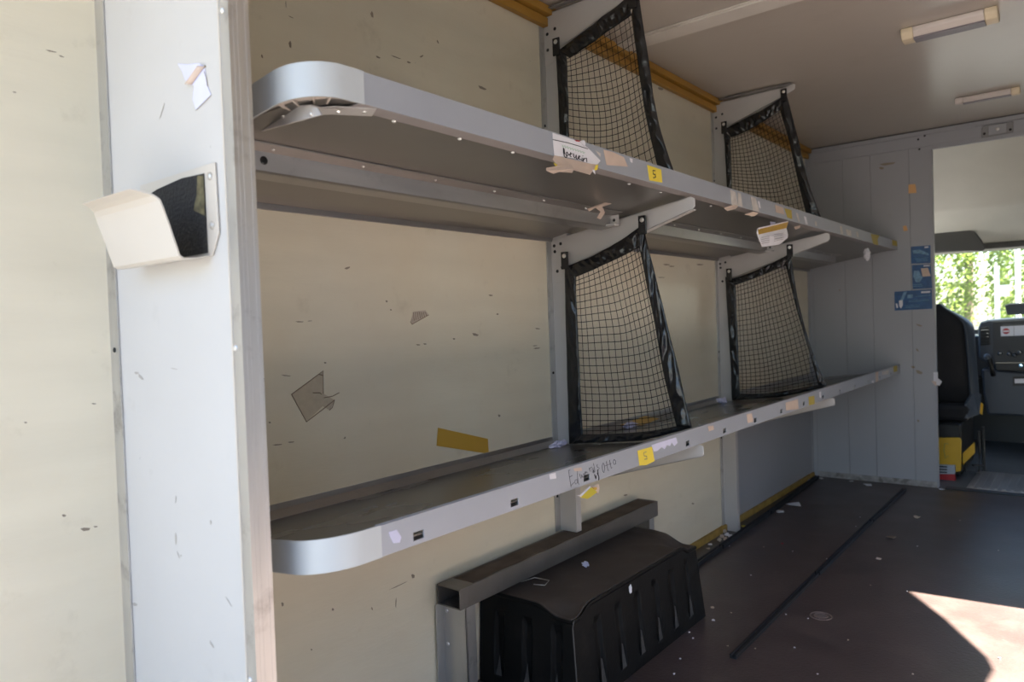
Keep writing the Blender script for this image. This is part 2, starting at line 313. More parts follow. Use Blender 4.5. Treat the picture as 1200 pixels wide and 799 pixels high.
# ------------------------------------------------------------------ bent holder on the partition
hd = thing('bent_metal_holder', 'white bent sheet metal holder with black grip lining screwed to the partition', 'holder', (.28, YP, 1.2))
x0, x1 = .150, .378
bp_ = [(x0-.0, 1.215), (x0+.01, 1.200), (x1+.005, 1.198), (.405, 1.232), (.402, 1.342), (x0, 1.342)]
MB().prism([(x, YP-.001, z) for x, z in bp_], (0, -.003, 0)).build('back_plate', M['white'], hd, bevel=.0008)
prof = [(YP-.004, 1.199), (.588, 1.1945), (.568, 1.193), (.562, 1.197), (.5475, 1.245), (.536, 1.279), (.530, 1.287), (.521, 1.2915), (.505, 1.296)]
def tray(u, v):
    i = min(int(v*(len(prof)-1)), len(prof)-2); q = v*(len(prof)-1)-i
    y = prof[i][0]*(1-q)+prof[i+1][0]*q; z = prof[i][1]*(1-q)+prof[i+1][1]*q
    k = max(0, (z-1.275)/.021); ins = .030*k*k
    return (x0+ins+(x1-x0-2*ins)*u, y, z)
MB().grid(tray, 6, 32, (0, -.0022, -.0018)).build('scoop', M['white'], hd, smooth=False, bevel=.0006)
MB().prism([(x0+.02, YP-.0043, 1.203), (.372, YP-.0043, 1.203), (.371, YP-.0043, 1.329), (.30, YP-.0043, 1.332), (.215, YP-.0043, 1.326), (x0+.02, YP-.0043, 1.318)], (0, -.001, 0)).build('grip_lining', M['grip'], hd)
MB().prism([(.335, YP-.0056, 1.275), (.3695, YP-.0056, 1.262), (.3705, YP-.0056, 1.325), (.352, YP-.0056, 1.328), (.348, YP-.0056, 1.30)], (0, -.0003, 0)).build('worn_patch', M['worn'], hd)
for z in (1.322, 1.245): MB().dome((.388, YP-.004, z), (0, -1, 0), .0062, .004).build('screw', M['alu'], hd)

# ------------------------------------------------------------------ shelves
def rivet_at(parent, p, nrm=(0, 0, -1), r=.0045, m='rivet'): return MB().dome(p, nrm, r, .004, 8).build('rivet', M[m], parent)
def shelf(label, zt, zb, k, zback, holes):
    t = thing('wall_shelf', label, 'shelf', (0, .80, zback), 'long sloping metal shelves')
    ys, ye = .806, LY-.002
    b = MB()                                            # front edge, with slots when asked
    if holes:
        hz0, hz1 = zb+.008, zb+.023
        b.box(XL-.003, XL, ys, ye, hz1, zt); b.box(XL-.003, XL, ys, ye, zb, hz0)
        y = ys; hh = [.895+.2745*i for i in range(15)]
        for c in hh:
            b.box(XL-.003, XL, y, c-.013, hz0, hz1); y = c+.013
        b.box(XL-.003, XL, y, ye, hz0, hz1)
    else: b.box(XL-.003, XL, ys, ye, zb, zt)
    b.box(XL-.012, XL-.003, ys, ye, zt-.003, zt)
    b.build('front_edge', M['lip'], t)
    MB().box(XL-.040, XL-.003, ys, ye, zb, zb+.003).build('bottom_flange', mat('worn_grey_flange', (.34, .31, .30), .5, .2) if not holes else M['lip'], t)
    # rounded end cap
    cx, cy, rr_, kz = .45, .77, .08, .12
    zs = lambda x: -kz*(XL-x) if x < XL else 0
    path = [(.20, cy-rr_), (.34, cy-rr_)]+[(cx+rr_*math.sin(a*math.pi/32), cy-rr_*math.cos(a*math.pi/32)) for a in range(17)]+[(XL, .79)]
    path[-1] = (XL+.0006, ys+.003)
    b = MB(); n = len(path)
    def off(i, d):
        a = Vector(path[max(i-1, 0)]); c = Vector(path[min(i+1, n-1)]); tt = (c-a).normalized(); p = Vector(path[i]); return (p.x-tt.y*d, p.y+tt.x*d)
    V = []
    for i in range(n):
        q = off(i, .003); h = zs(path[i][0])
        V += [(path[i][0], path[i][1], zb-.001+h), (path[i][0], path[i][1], zt+.001+h), (q[0], q[1], zt+.001+h), (q[0], q[1], zb-.001+h)]
    F = []
    for i in range(n-1):
        for k2 in range(4): F.append((i*4+k2, i*4+(k2+1) % 4, (i+1)*4+(k2+1) % 4, (i+1)*4+k2))
    F += [(0, 1, 2, 3), (n*4-1, n*4-2, n*4-3, n*4-4)]
    b.add(V, F); ec = b.build('end_cap', M['cap'], t, smooth=True); m_ = ec.modifiers.new('edges', 'EDGE_SPLIT'); m_.split_angle = .6
    # moulded filler inside the end cap
    b = MB(); inn = [off(i, .004) for i in range(n)]
    out = [(x, y, zb+.009+zs(x)) for x, y in inn[1:]]
    chord = [(XL-.03, .86), (.485, .79), (.44, .745), (.34, .725)]
    b.prism(out+[(x, y, zb+.009+zs(x)) for x, y in chord], (0, 0, .003))
    for a_ in (2, 6, 11, 15):
        p = Vector(inn[a_]); c = Vector((cx-.05, cy+.04)); q = p.lerp(c, .32); d = (q-p).normalized(); nn = Vector((-d.y, d.x))*.0013; z_ = zb+.0015+zs(p.x)
        b.prism([(p.x+nn.x, p.y+nn.y, z_), (p.x-nn.x, p.y-nn.y, z_), (q.x-nn.x, q.y-nn.y, z_), (q.x+nn.x, q.y+nn.y, z_)], (0, 0, .008))
    b.build('corner_filler', M['plastic'], t)
    # sloped panel
    P = [(.001, .70), (.40, .70), (.455, .72), (.50, .76), (XL-.004, ys+.02), (XL-.004, ye), (.001, ye)]
    pan = [(x, y, zback+k*x) for x, y in P]
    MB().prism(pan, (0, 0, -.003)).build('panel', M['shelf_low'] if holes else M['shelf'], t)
    return t
up_shelf = shelf('upper sloping metal shelf with plain grey front edge, seen from below', 1.500, 1.447, .175, 1.3675, False)
lo_shelf = shelf('lower sloping metal shelf with slotted grey front edge and marker writing', .742, .689, .11, .648, True)
# rear upstand of the lower shelf
b = MB(); b.box(.0005, .003, .66, LY-.002, .655, .680); b.add([(0.003, .66, .667), (0.003, LY-.002, .667), (.022, LY-.002, .652), (.022, .66, .652), (0.003, .66, .664), (0.003, LY-.002, .664), (.022, LY-.002, .649), (.022, .66, .649)], [(0, 1, 2, 3), (7, 6, 5, 4), (0, 4, 5, 1), (1, 5, 6, 2), (2, 6, 7, 3), (3, 7, 4, 0)])
b.build('rear_upstand', M['aluY'], lo_shelf)
MB().box(.0005, .010, .66, LY-.002, 1.352, 1.366).build('rear_upstand', M['aluY'], up_shelf)
for xx, yy in ((.16, 2.105), (.16, 3.54)):
    MB().prism([(.03, yy, .648+.11*.03+.0), (.50, yy, .648+.11*.5), (.50, yy+.012, .648+.11*.5), (.03, yy+.012, .648+.11*.03)], (0, 0, .002)).build('panel_joint', M['aluY'], lo_shelf)
# underside stiffening rails of the upper shelf, one per bay
def uz(x): return 1.3645+.175*x
for (ya, yb) in ((.672, 2.04), (2.11, 3.47), (3.54, 4.62)):
    b = MB(); V = []
    sec = [(.243, uz(.243)-.001), (.306, uz(.306)-.001), (.306, uz(.306)-.0035), (.272, uz(.272)-.0035), (.268, 1.374), (.262, 1.371), (.228, 1.366), (.228, 1.369), (.262, 1.374), (.264, uz(.264)-.0035), (.243, uz(.243)-.0035)]
    b.prism([(x, ya, z) for x, z in sec], (0, yb-ya, 0))
    rl = b.build('rail', M['aluY'], up_shelf)
    for i in range(6):
        y = ya+.12+i*(yb-ya-.2)/5.5; rivet_at(rl, (.290, y, uz(.29)-.0035), r=.0035)
b = MB().box(.262, .300, .665, .70, 1.372, 1.408); cl = b.build('rail_clip', M['arm'], up_shelf, bevel=.002)
MB().dome(at(309, 188, 'x', .300), (1, 0, 0), .008, .003).build('bolt', M['bolt'], cl)
for yy in (2.03, 3.455):
    b = MB().box(.262, .300, yy-.028, yy, 1.372, 1.378); b.box(.262, .300, yy-.003, yy, 1.372, 1.408); b.box(.262, .265, yy-.028, yy, 1.372, 1.405)
    c = b.build('rail_clip', M['arm'], up_shelf); MB().dome((.284, yy-.003, 1.392), (0, -1, 0), .005, .002).build('bolt', M['bolt'], c)
for px, py in ((427, 130), (462, 141.5), (538.5, 162), (601, 178), (737, 215), (774, 225), (833, 241), (880, 253), (987, 282)):
    rivet_at(up_shelf, at(px, py, 'z', 1.447))
# end plate under the rounded corner
b = MB().prism([at(x, y, 'y', .735) for x, y in ((290, 129.5), (365, 124), (371.5, 126), (375.7, 134.5), (290, 158))], (0, .004, 0))
b.prism([at(290, 129.5, 'y', .735), at(365, 124, 'y', .735), at(365, 124, 'y', .735)+Vector((0, .02, 0)), at(290, 129.5, 'y', .735)+Vector((0, .02, 0))], (0, 0, .002))
ep = b.build('end_bracket', M['arm'], up_shelf, bevel=.0008)
for px, py in ((332, 135.5), (365, 133.5)): MB().dome(at(px, py, 'y', .735), (0, -1, 0), .0045, .004).build('rivet', M['rivet'], ep)
MB().dome(at(303, 143, 'y', .735), (0, -1, 0), .006, .001).build('hole', M['bolt'], ep)
MB().prism([(.44, .742, 1.4425), (.490, .778, 1.4435), (XL-.006, .84, 1.4460), (XL-.042, .86, 1.4450), (.455, .80, 1.443), (.425, .768, 1.4405)], (0, 0, .002)).build('corner_flange', M['arm'], up_shelf)
rivet_at(up_shelf, at(396, 130, 'z', 1.438), r=.005)

# ------------------------------------------------------------------ uprights with cantilever arms
def arm(parent, Y, pts, tip):
    """pts: web outline (x, z), top edge first from the wall to the tip then back"""
    b = MB(); b.prism([(x, Y, z) for x, z in pts], (0, .003, 0))
    a = b.build('bracket_arm', M['arm'], parent, bevel=.001)
    # folded bottom and top flanges
    f = MB(); n = tip
    for i in range(n[0], n[1]):
        p, q = pts[i], pts[i+1]
        f.prism([(p[0], Y, p[1]), (q[0], Y, q[1]), (q[0], Y+.028, q[1]), (p[0], Y+.028, p[1])], (0, 0, .0025))
    f.build('flange', M['arm'], a)
    p, q = pts[0], pts[1]
    MB().prism([(p[0], Y, p[1]), (q[0]-.02, Y, q[1]-.003), (q[0]-.02, Y+.028, q[1]-.003), (p[0], Y+.028, p[1])], (0, 0, -.0025)).build('flange', M['arm'], a)
    return a
def upright(label, Y, zb, first):
    t = thing('shelf_upright', label, 'upright post', (0, Y, zb), 'rack uprights')
    MB().box(.001, .004, Y-.03, Y, zb, 2.085).build('wall_flange', M['alu'], t)
    MB().box(.001, .0700, Y, Y+.003, zb, 2.085).build('web', M['arm'], t)
    MB().box(.067, .0700, Y+.003, Y+.03, zb, 2.085).build('front_flange', M['arm'], t)
    for z in (.47, .9, 1.75): MB().dome((.004, Y-.016, z if z > zb else zb+.1), (1, 0, 0), .005, .003, 8).build('rivet', M['bolt'], t)
    # upper shelf arm
    A1 = [(.004, 1.357), (.525, 1.4395), (.538, 1.432), (.538, 1.408), (.528, 1.400), (.324, 1.338), (.072, 1.262), (.055, 1.215), (.004, 1.205)]
    a = arm(t, Y-.004, A1, (4, 6))
    A2 = [(.004, .640), (.534, .687), (.543, .683), (.543, .658), (.534, .651), (.132, .535), (.072, .52), (.004, .50)]
    arm(t, Y-.004, A2, (4, 5))
    A3 = [(.008, 2.132), (.392, 2.140), (.405, 2.138), (.400, 2.115), (.36, 2.098), (.072, 2.006), (.062, 1.965), (.004, 1.955), (.004, 2.090)]
    c = arm(t, Y-.004, A3, (4, 5))
    MB().box(.03, .39, Y-.026, Y-.004, 2.139, 2.1415).build('ceiling_flange', mat('dull_grey_flange', (.22, .21, .2), .6), c)
    for ar, L in ((a, ((.018, 1.338), (.045, 1.343), (.020, 1.318), (.048, 1.262), (.028, 1.250))), (c, ((.018, 2.062), (.050, 2.072), (.018, 2.008), (.050, 2.018)))):
        for x, z in L: MB().dome((x, Y-.0045, z), (0, -1, 0), .0058, .0015, 10).build('bolt', M['bolt'], ar)
    return t
upright('grey steel upright nearer the rear, standing on the square steel beam', 2.075, .349, True)
upright('grey steel upright farther forward, reaching down to the floor', 3.503, .0, False)

# ------------------------------------------------------------------ divider nets
def lerp(a, b, t): return a+(b-a)*t
def poly(pts, t):
    n = len(pts)-1; i = min(int(t*n), n-1); q = t*n-i; q2 = q
    return (lerp(pts[i][0], pts[i+1][0], q2), lerp(pts[i][1], pts[i+1][1], q2))
def smooth_poly(pts, t):
    n = len(pts)-1; i = min(int(t*n), n-1); q = t*n-i
    P = lambda k: pts[max(0, min(n, k))]
    o = []
    for c in (0, 1):
        a, b, d, e = P(i-1)[c], P(i)[c], P(i+1)[c], P(i+2)[c]
        o.append(.5*((2*b)+(-a+d)*q+(2*a-5*b+4*d-e)*q*q+(-a+3*b-3*d+e)*q**3))
    return tuple(o)
def net(label, Y, outer, inner, nc, nr, seed, tags, sag=.012, bulge=.02, fl=(.650, .11)):
    """outer / inner: dict L,R,T,B -> (x, z) polylines; L,R run top->bottom, T,B run left->right"""
    rnd = random.Random(seed)
    t = thing('divider_net', label, 'net', (outer['B'][0][0], Y, outer['B'][0][1]), 'black divider nets')
    def inn(u, v):
        L = smooth_poly(inner['L'], v); R_ = smooth_poly(inner['R'], v); T = smooth_poly(inner['T'], u); B = smooth_poly(inner['B'], u)
        c00, c10, c01, c11 = inner['T'][0], inner['T'][-1], inner['B'][0], inner['B'][-1]
        o = []
        for c in (0, 1):
            o.append((1-u)*L[c]+u*R_[c]+(1-v)*T[c]+v*B[c]-((1-u)*(1-v)*c00[c]+u*(1-v)*c10[c]+(1-u)*v*c01[c]+u*v*c11[c]))
        return o
    def P(u, v):
        x, z = inn(u, v); s = math.sin(math.pi*u)*math.sin(math.pi*v)
        nx = noise.noise(Vector((u*3+seed, v*3, seed)))
        return Vector((x+nx*.006*s+.012*s*(v-.4), Y+bulge*s+.006*nx, max(fl[0]+fl[1]*x+.004, z-sag*s*(1+.5*nx))))
    b = MB()
    for i in range(1, nc): b.tube([P(i/nc, j/28) for j in range(29)], .0011, 4, False)
    for j in range(1, nr): b.tube([P(i/18, j/nr) for i in range(19)], .0011, 4, False)
    for i in range(1, nc):
        for j in range(1, nr):
            c = P(i/nc, j/nr); r = .0017
            b.add([c+Vector(d) for d in ((r, 0, 0), (-r, 0, 0), (0, r*.8, 0), (0, -r*.8, 0), (0, 0, r), (0, 0, -r))], [(0, 2, 4), (2, 1, 4), (1, 3, 4), (3, 0, 4), (2, 0, 5), (1, 2, 5), (3, 1, 5), (0, 3, 5)])
    b.build('netting', M['cord'], t)
    for nm, key in (('side_hem', 'L'), ('side_hem', 'R'), ('top_hem', 'T'), ('bottom_hem', 'B')):
        def fn(a, c, key=key):
            o = smooth_poly(outer[key], a); i_ = smooth_poly(inner[key], a)
            x = lerp(o[0], i_[0], c); z = lerp(o[1], i_[1], c)
            wv = noise.noise(Vector((a*18+seed*3, c*2.4, ord(key[0]))))*.010*math.sin(math.pi*c)+.004*noise.noise(Vector((a*6, c*1.3, seed+ord(key[0]))))
            return (x, Y+wv-.004*math.sin(math.pi*c)-.003, max(z, fl[0]+fl[1]*x+.001))
        MB().grid(fn, 70, 8, (0, .003, 0)).build(nm, M['hem'], t, smooth=True)
    for (x, z) in tags:
        a = MB().box(x-.014, x+.014, Y-.010, Y-.004, z-.045, z+.014).build('fixing_tab', M['hem'], t, bevel=.002)
        MB().dome((x, Y-.010, z), (0, -1, 0), .0075, .003, 14).build('rivet', M['rivet'], a)
    return t
def PX(pts, Y): return [(p.x, p.z) for p in (at(x, y, 'y', Y) for x, y in pts)]
NY = 2.058
net('black netting divider on the lower shelf at the nearer upright', NY,
    dict(L=PX([(662, 300), (663, 350), (665, 440), (668, 525)], NY), R=PX([(753, 262), (765, 310), (787, 400), (811, 501)], NY), T=PX([(664, 312), (690, 302), (722, 285), (753, 264)], NY), B=PX([(668, 525), (720, 523), (765, 513), (811, 501)], NY)),
    dict(L=PX([(675, 325), (677, 380), (680, 450), (683, 509)], NY), R=PX([(749, 288), (764, 360), (779, 440), (793, 499)], NY), T=PX([(674, 325), (700, 314), (728, 301), (749, 290)], NY), B=PX([(681, 509), (720, 508), (760, 505), (793, 499)], NY)), 15, 25, 3,
    [PX([(663, 300)], NY)[0], PX([(754, 258)], NY)[0]])
NY2 = 3.486
net('black netting divider on the lower shelf at the farther upright', NY2,
    dict(L=PX([(850, 324), (853, 370), (856, 420), (858, 470)], NY2), R=PX([(927, 296), (935, 350), (950, 405), (969, 453)], NY2), T=PX([(853, 328), (878, 320), (905, 308), (928, 296)], NY2), B=PX([(858, 470), (895, 468), (930, 462), (969, 453)], NY2)),
    dict(L=PX([(862, 334), (864, 380), (866, 430), (867, 461)], NY2), R=PX([(921, 311), (933, 360), (948, 410), (959, 451)], NY2), T=PX([(862, 334), (882, 327), (902, 319), (921, 311)], NY2), B=PX([(867, 461), (895, 461), (925, 457), (959, 451)], NY2)), 17, 26, 9,
    [PX([(855, 318)], NY2)[0], PX([(926, 290)], NY2)[0]], sag=.008)
net('black netting divider above the upper shelf at the nearer upright', NY,
    dict(L=PX([(651, 52), (654, 100), (657, 180), (659, 240)], NY), R=PX([(749, -5), (763, 90), (775, 155), (806, 245)], NY), T=PX([(654, 60), (687, 35), (713, 15), (740, -6)], NY), B=PX([(659, 240), (705, 252), (755, 262), (806, 258)], NY)),
    dict(L=PX([(664, 66), (666, 110), (667, 170), (669, 228)], NY), R=PX([(740, 18), (750, 90), (760, 150), (779, 228)], NY), T=PX([(668, 68), (693, 51), (717, 34), (740, 18)], NY), B=PX([(669, 228), (705, 240), (745, 244), (781, 240)], NY)), 14, 25, 21,
    [PX([(653, 50)], NY)[0], PX([(742, -6)], NY)[0]], fl=(1.372, .16))
net('black netting divider above the upper shelf at the farther upright', NY2,
    dict(L=PX([(848, 152), (850, 180), (852, 220), (854, 262)], NY2), R=PX([(921, 108), (936, 165), (947, 212), (967, 268)], NY2), T=PX([(850, 151), (873, 139), (895, 128), (918, 113)], NY2), B=PX([(854, 262), (890, 272), (925, 278), (965, 276)], NY2)),
    dict(L=PX([(856, 160), (857, 190), (858, 220), (860, 255)], NY2), R=PX([(914, 128), (926, 170), (936, 215), (948, 262)], NY2), T=PX([(857, 161), (875, 154), (894, 143), (914, 130)], NY2), B=PX([(860, 255), (890, 262), (920, 267), (949, 265)], NY2)), 17, 25, 33,
    [PX([(849, 146)], NY2)[0], PX([(919, 108)], NY2)[0]], sag=.008, fl=(1.372, .16))

# ------------------------------------------------------------------ beam, legs, black cover
bm_ = thing('steel_beam', 'square grey steel tube beam on short legs above the black plastic cover', 'beam', (.05, 1.45, 0))
b = MB(); bx0, bx1, bz0, bz1, by0, by1, th = .010, .098, .289, .347, 1.452, 2.615, .004
b.box(bx0, bx1, by0, by1, bz1-th, bz1); b.box(bx0, bx1, by0, by1, bz0, bz0+th); b.box(bx0, bx0+th, by0, by1, bz0+th, bz1-th); b.box(bx1-th, bx1, by0, by1, bz0+th, bz1-th)
b.box(bx0+th, bx1-th, by1-.004, by1, bz0+th, bz1-th)
b.build('tube', M['steel'], bm_)
def dustf(u, v): return (bx0+.006+.076*v+.002*math.sin(u*40), by0+.06+(by1-by0-.075)*u, bz1+.0003+.0012*abs(noise.noise(Vector((u*30, v*4, 1))))*math.sin(math.pi*v))
MB().grid(dustf, 60, 6, (0, 0, -.0002)).build('dust_layer', M['dust'], bm_, smooth=True)
for yy in (1.475, 2.545):
    b = MB().box(.006, .096, yy, yy+.004, 0, bz0); b.box(.092, .096, yy, yy+.040, 0, bz0); b.box(.006, .010, yy-.03, yy+.004, 0, bz0)
    lg_ = b.build('leg', M['alu'], bm_, bevel=.001)
    for z in (.265, .17): MB().dome((.022, yy, z), (0, -1, 0), .006, .003).build('rivet', M['rivet'], lg_)
MB().box(.0005, .004, 1.535, 1.552, 0, .285).build('leg_backing', M['wall'], bm_)

def ss(a, b_, x): q = max(0, min(1, (x-a)/(b_-a))); return q*q*(3-2*q)
cv = thing('wheel_arch_cover', 'black ribbed plastic wheel arch cover with a dusty top below the steel beam', 'cover', (.2, 2.04, 0))
CX0, CX1, CY0, CY1 = .006, .337, 1.640, 2.432
def dip(x, y): return .026*ss(.215, .295, x)*((1-ss(1.66, 1.735, y))+ss(2.315, 2.38, y))
def ctop(u, v):
    x = lerp(CX0, CX1, u); y = lerp(CY0, CY1, v); d = min(CX1-x, y-CY0, CY1-y)
    far = .008*ss(2.36, 2.42, y)*(1-ss(.16, .26, x))
    return (x, y, .279-dip(x, y)+far*(1 if d > -.1 else 0)-.007*ss(.006, .014, d)+.0015*noise.noise(Vector((x*20, y*20, 0))))
MB().grid(ctop, 56, 110, (0, 0, -.003)).build('top_panel', M['box_top'], cv, smooth=True)
def groove(s, z, n, L0, L1):
    q = (s-L0)/(L1-L0)*n; f = abs((q % 1)-.5)
    return .011*(1-ss(.10, .19, f))*ss(.03, .05, z)*(1-ss(.20, .235, z)) if 0 <= q <= n else 0
def cfront(u, v):
    y = lerp(CY0-.018*(1-v)*1, CY1+.014*(1-v), u); zt = .2785-dip(CX1, lerp(CY0, CY1, u)); z = lerp(0, zt, v)
    x = lerp(.365, CX1+.002, v); x -= groove(y, z, 6, 1.70, 2.40)
    if v > .97: x += .005
    return (x, y, z)
MB().grid(cfront, 160, 40, (-.003, 0, 0)).build('front_panel', M['black'], cv)
def cend(sgn, yt, yb):
    def f(u, v):
        x = lerp(CX0, lerp(.365, CX1+.002, v), u); zt = .2785-dip(lerp(CX0, CX1, u), yt)+(.008*(1-ss(.16, .26, x)) if sgn > 0 else 0); z = lerp(0, zt, v)
        y = lerp(yb, yt, v)-sgn*groove(x, z, 3, .03, .34)
        if v > .97: y += sgn*.004
        return (x, y, z)
    return f
MB().grid(cend(-1, CY0, CY0-.018), 70, 40, (0, .003, 0)).build('end_panel', M['black'], cv)
MB().grid(cend(1, CY1, CY1+.014), 70, 40, (0, -.003, 0)).build('end_panel', M['black'], cv)
MB().tube([cfront(0, j/12) for j in range(13)], .0022, 6).build('edge_seam', mat('worn_black_edge', (.06, .06, .06), .4), cv)
wn = mat('grey_wear_mark', (.045, .043, .042), .7, var=.3, scale=90)
b = MB()
for i in range(6):
    y = 1.70+.7/6*(i+.5); b.add([(.3625, y-.012, .035), (.3625, y+.012, .037), (.3595, y+.009, .060), (.3560, y+.003, .105), (.3560, y-.004, .11), (.3595, y-.008, .058)], [(0, 1, 2, 3, 4, 5)])
for i in range(3):
    x = .03+.31/3*(i+.5); b.add([(x-.012, CY0-.0165, .035), (x+.012, CY0-.0165, .037), (x+.008, CY0-.015, .058), (x+.003, CY0-.012, .10), (x-.006, CY0-.015, .057)], [(0, 1, 2, 3, 4)])
b.build('wear_marks', wn, cv)

# ------------------------------------------------------------------ floor strips
def strip(label, pts, w_, h_, nm='rubber_floor_strip'):
    t = thing(nm, label, 'floor strip', pts[0]); P = [Vector(p) for p in pts]
    for a, c in zip(P[:-1], P[1:]):
        d = (c-a).normalized(); nn = Vector((-d.y, d.x, 0))*w_/2; a2 = a+d*.006; c2 = c-d*.006
        g_ = h_*.45
        b = MB().prism([a2+nn, c2+nn, c2-nn, a2-nn], (0, 0, g_)); b.prism([a2+nn+Vector((0, 0, g_)), c2+nn+Vector((0, 0, g_)), c2+nn*.45+Vector((0, 0, g_)), a2+nn*.45+Vector((0, 0, g_))], (0, 0, h_-g_))
        b.prism([a2-nn*.45+Vector((0, 0, g_)), c2-nn*.45+Vector((0, 0, g_)), c2-nn+Vector((0, 0, g_)), a2-nn+Vector((0, 0, g_))], (0, 0, h_-g_))
        b.build('rail_section', M['rubber'], t, bevel=.001)
    return t
P0 = at(858, 770, 'z', .008); P1 = at(957, 672, 'z', .008); P2 = at(1021, 610, 'z', .008); P3 = at(1060, 573, 'z', .008)
for p in (P0, P1, P2, P3): p.z = .0005
strip('long black rubber rail in three sections running up the middle of the floor', [P0, P1, P2, P3], .022, .014)
strip('black rubber edge rail on the floor beside the left wall', [(.125, 2.50, .0005), (.108, 3.20, .0005), (.088, 3.90, .0005), (.045, 4.93, .0005)], .022, .020)
# floor ring plate and dusty patch
rp = thing('floor_drain_ring', 'round worn metal plug ring set in the floor beside the rubber rail', 'floor plug', at(962, 722, 'z', 0))
c = at(962, 722, 'z', 0); b = MB()
for rr, zz in ((.036, .0012), (.022, .002)):
    b.tube([c+Vector((math.cos(a*math.pi/12)*rr, math.sin(a*math.pi/12)*rr, zz)) for a in range(25)], .0022, 5, False)
b.build('ring', mat('worn_ring', (.17, .12, .10), .7, var=.3, scale=50), rp)
MB().tube([c+Vector((0, 0, .0005)), c+Vector((0, 0, .0018))], .021, 20).build('plug', mat('worn_plug', (.13, .10, .09), .6, var=.3, scale=60), rp)

# ------------------------------------------------------------------ papers, labels and tape
def sheet_px(name, zpts, ox, oy, f, ax, v, m, label, cat, group=None, off=.0006):
    o = deco(name, zc(zpts, ox, oy, f), ax, v, m, off=off); tag(o, label, cat, group); return o
# big handwritten label on the upper shelf edge
F3 = 13.31
wl_ = thing('handwritten_label', 'torn white label with a black handwritten word hanging on the upper shelf edge', 'label', at(670, 180, 'x', XL))
deco('white_sheet', zc([(95, 75), (440, 190), (530, 200), (600, 270), (640, 300), (845, 510), (770, 600), (700, 560), (420, 470), (200, 440), (125, 430)], 640, 150, F3), 'x', XL, M['paper'], wl_, off=.001)
def fold(pts, ox, oy, f, x, outs):
    return [at(ox+a/f, oy+c/f, 'x', x+o) for (a, c), o in zip(pts, outs)]
MB().prism(fold([(125, 425), (700, 560), (810, 570), (800, 640), (740, 650), (680, 730), (430, 660), (400, 620), (170, 590), (100, 490)], 640, 150, F3, XL, [.002, .002, .002, .006, .004, .010, .012, .008, .006, .004]), (.0006, 0, 0)).build('beige_flap', M['peach'], wl_)
MB().prism(fold([(385, 570), (430, 640), (405, 700), (200, 685), (110, 715), (0, 665), (0, 620), (170, 590)], 640, 150, F3, XL, [.009, .016, .022, .020, .024, .028, .026, .014]), (.0006, 0, 0)).build('torn_flap', M['peach'], wl_)
deco('amber_corner', zc([(770, 585), (808, 570), (800, 650), (745, 665)], 640, 150, F3), 'x', XL, M['yellow'], wl_, off=.0080)
deco('amber_corner', zc([(112, 540), (170, 570), (165, 600), (140, 590)], 640, 150, F3), 'x', XL, M['yellow'], wl_, off=.0080)
deco('white_tear', zc([(520, 205), (590, 185), (615, 245), (600, 290), (560, 250)], 640, 150, F3), 'x', XL, M['paper'], wl_, off=.004)
deco('white_tear', zc([(720, 650), (755, 655), (765, 725), (735, 690)], 640, 150, F3), 'x', XL, M['paper'], wl_, off=.014)
deco('red_edge', zc([(440, 185), (530, 195), (545, 215), (470, 208)], 640, 150, F3), 'x', XL, M['red'], wl_, off=.0018)
s_ = MB()
for pl in ([(270, 310), (270, 370), (283, 435), (305, 460), (325, 450)], [(285, 330), (278, 380), (290, 405)], [(275, 320), (282, 395)], [(325, 375), (308, 400), (315, 435), (335, 430), (340, 395), (325, 375)], [(382, 378), (372, 440), (390, 446)], [(352, 418), (402, 398)],
           [(425, 395), (432, 450), (450, 468), (468, 420), (472, 480), (492, 488), (508, 440)], [(508, 470), (530, 440), (515, 430), (508, 480), (540, 490)], [(562, 465), (552, 505), (572, 500)], [(570, 432), (572, 440)], [(585, 470), (575, 520), (600, 475), (630, 470), (635, 530)]):
    zstroke(s_, pl, 640, 150, F3, 'x', XL, .00125, off=.0024)
for pl in ([(270, 315), (274, 395)], [(276, 330), (284, 400)]): zstroke(s_, pl, 640, 150, F3, 'x', XL, .002, off=.0024)
s_.build('handwriting', M['ink'], wl_)
s_ = MB(); zstroke(s_, [(105, 180), (330, 228), (480, 272), (650, 325)], 640, 150, F3, 'x', XL, .0008, off=.0022); s_.build('ruled_line', M['ink'], wl_)
s_ = MB()
for i in range(9): zstroke(s_, [(250+i*40, 260+i*13), (265+i*40, 300+i*12), (285+i*40, 275+i*13)], 640, 150, F3, 'x', XL, .0008, off=.0022)
s_.build('faint_green_script', mat('pale_green_ink', (.45, .60, .48), .7), wl_)
FT = 7.5
sheet_px('tape_patch', [(652, 265), (730, 285), (830, 330), (868, 415), (680, 400)], 620, 140, FT, 'x', XL, M['peach'], 'blank beige tape patch on the upper shelf edge right of the handwritten label', 'tape')
sheet_px('tape_patch', [(582, 272), (630, 300), (625, 330)], 620, 140, FT, 'x', XL, M['cleartape'], 'tiny pale tape sliver between the handwritten label and beige patch', 'tape')
sheet_px('tape_patch', [(882, 338), (908, 345), (908, 382), (890, 372)], 620, 140, FT, 'x', XL, M['paper'], 'tiny white tape fleck between beige patch and yellow number label', 'tape')
y5 = thing('number_label', 'yellow label numbered 5 on the upper shelf edge', 'label', at(766, 203, 'x', XL), 'yellow number labels')
deco('label_sheet', zc([(1038, 400), (1160, 440), (1170, 555), (1058, 535)], 620, 140, FT), 'x', XL, M['yellow'], y5)
s_ = MB(); zstroke(s_, [(1108, 450), (1088, 447), (1090, 480), (1108, 482), (1112, 508), (1092, 512)], 620, 140, FT, 'x', XL, .0014, off=.0016); s_.build('digit', M['ink'], y5)
y6 = thing('number_label', 'yellow label with a stapled faint digit on the lower shelf edge', 'label', at(756, 535, 'x', XL), 'yellow number labels')
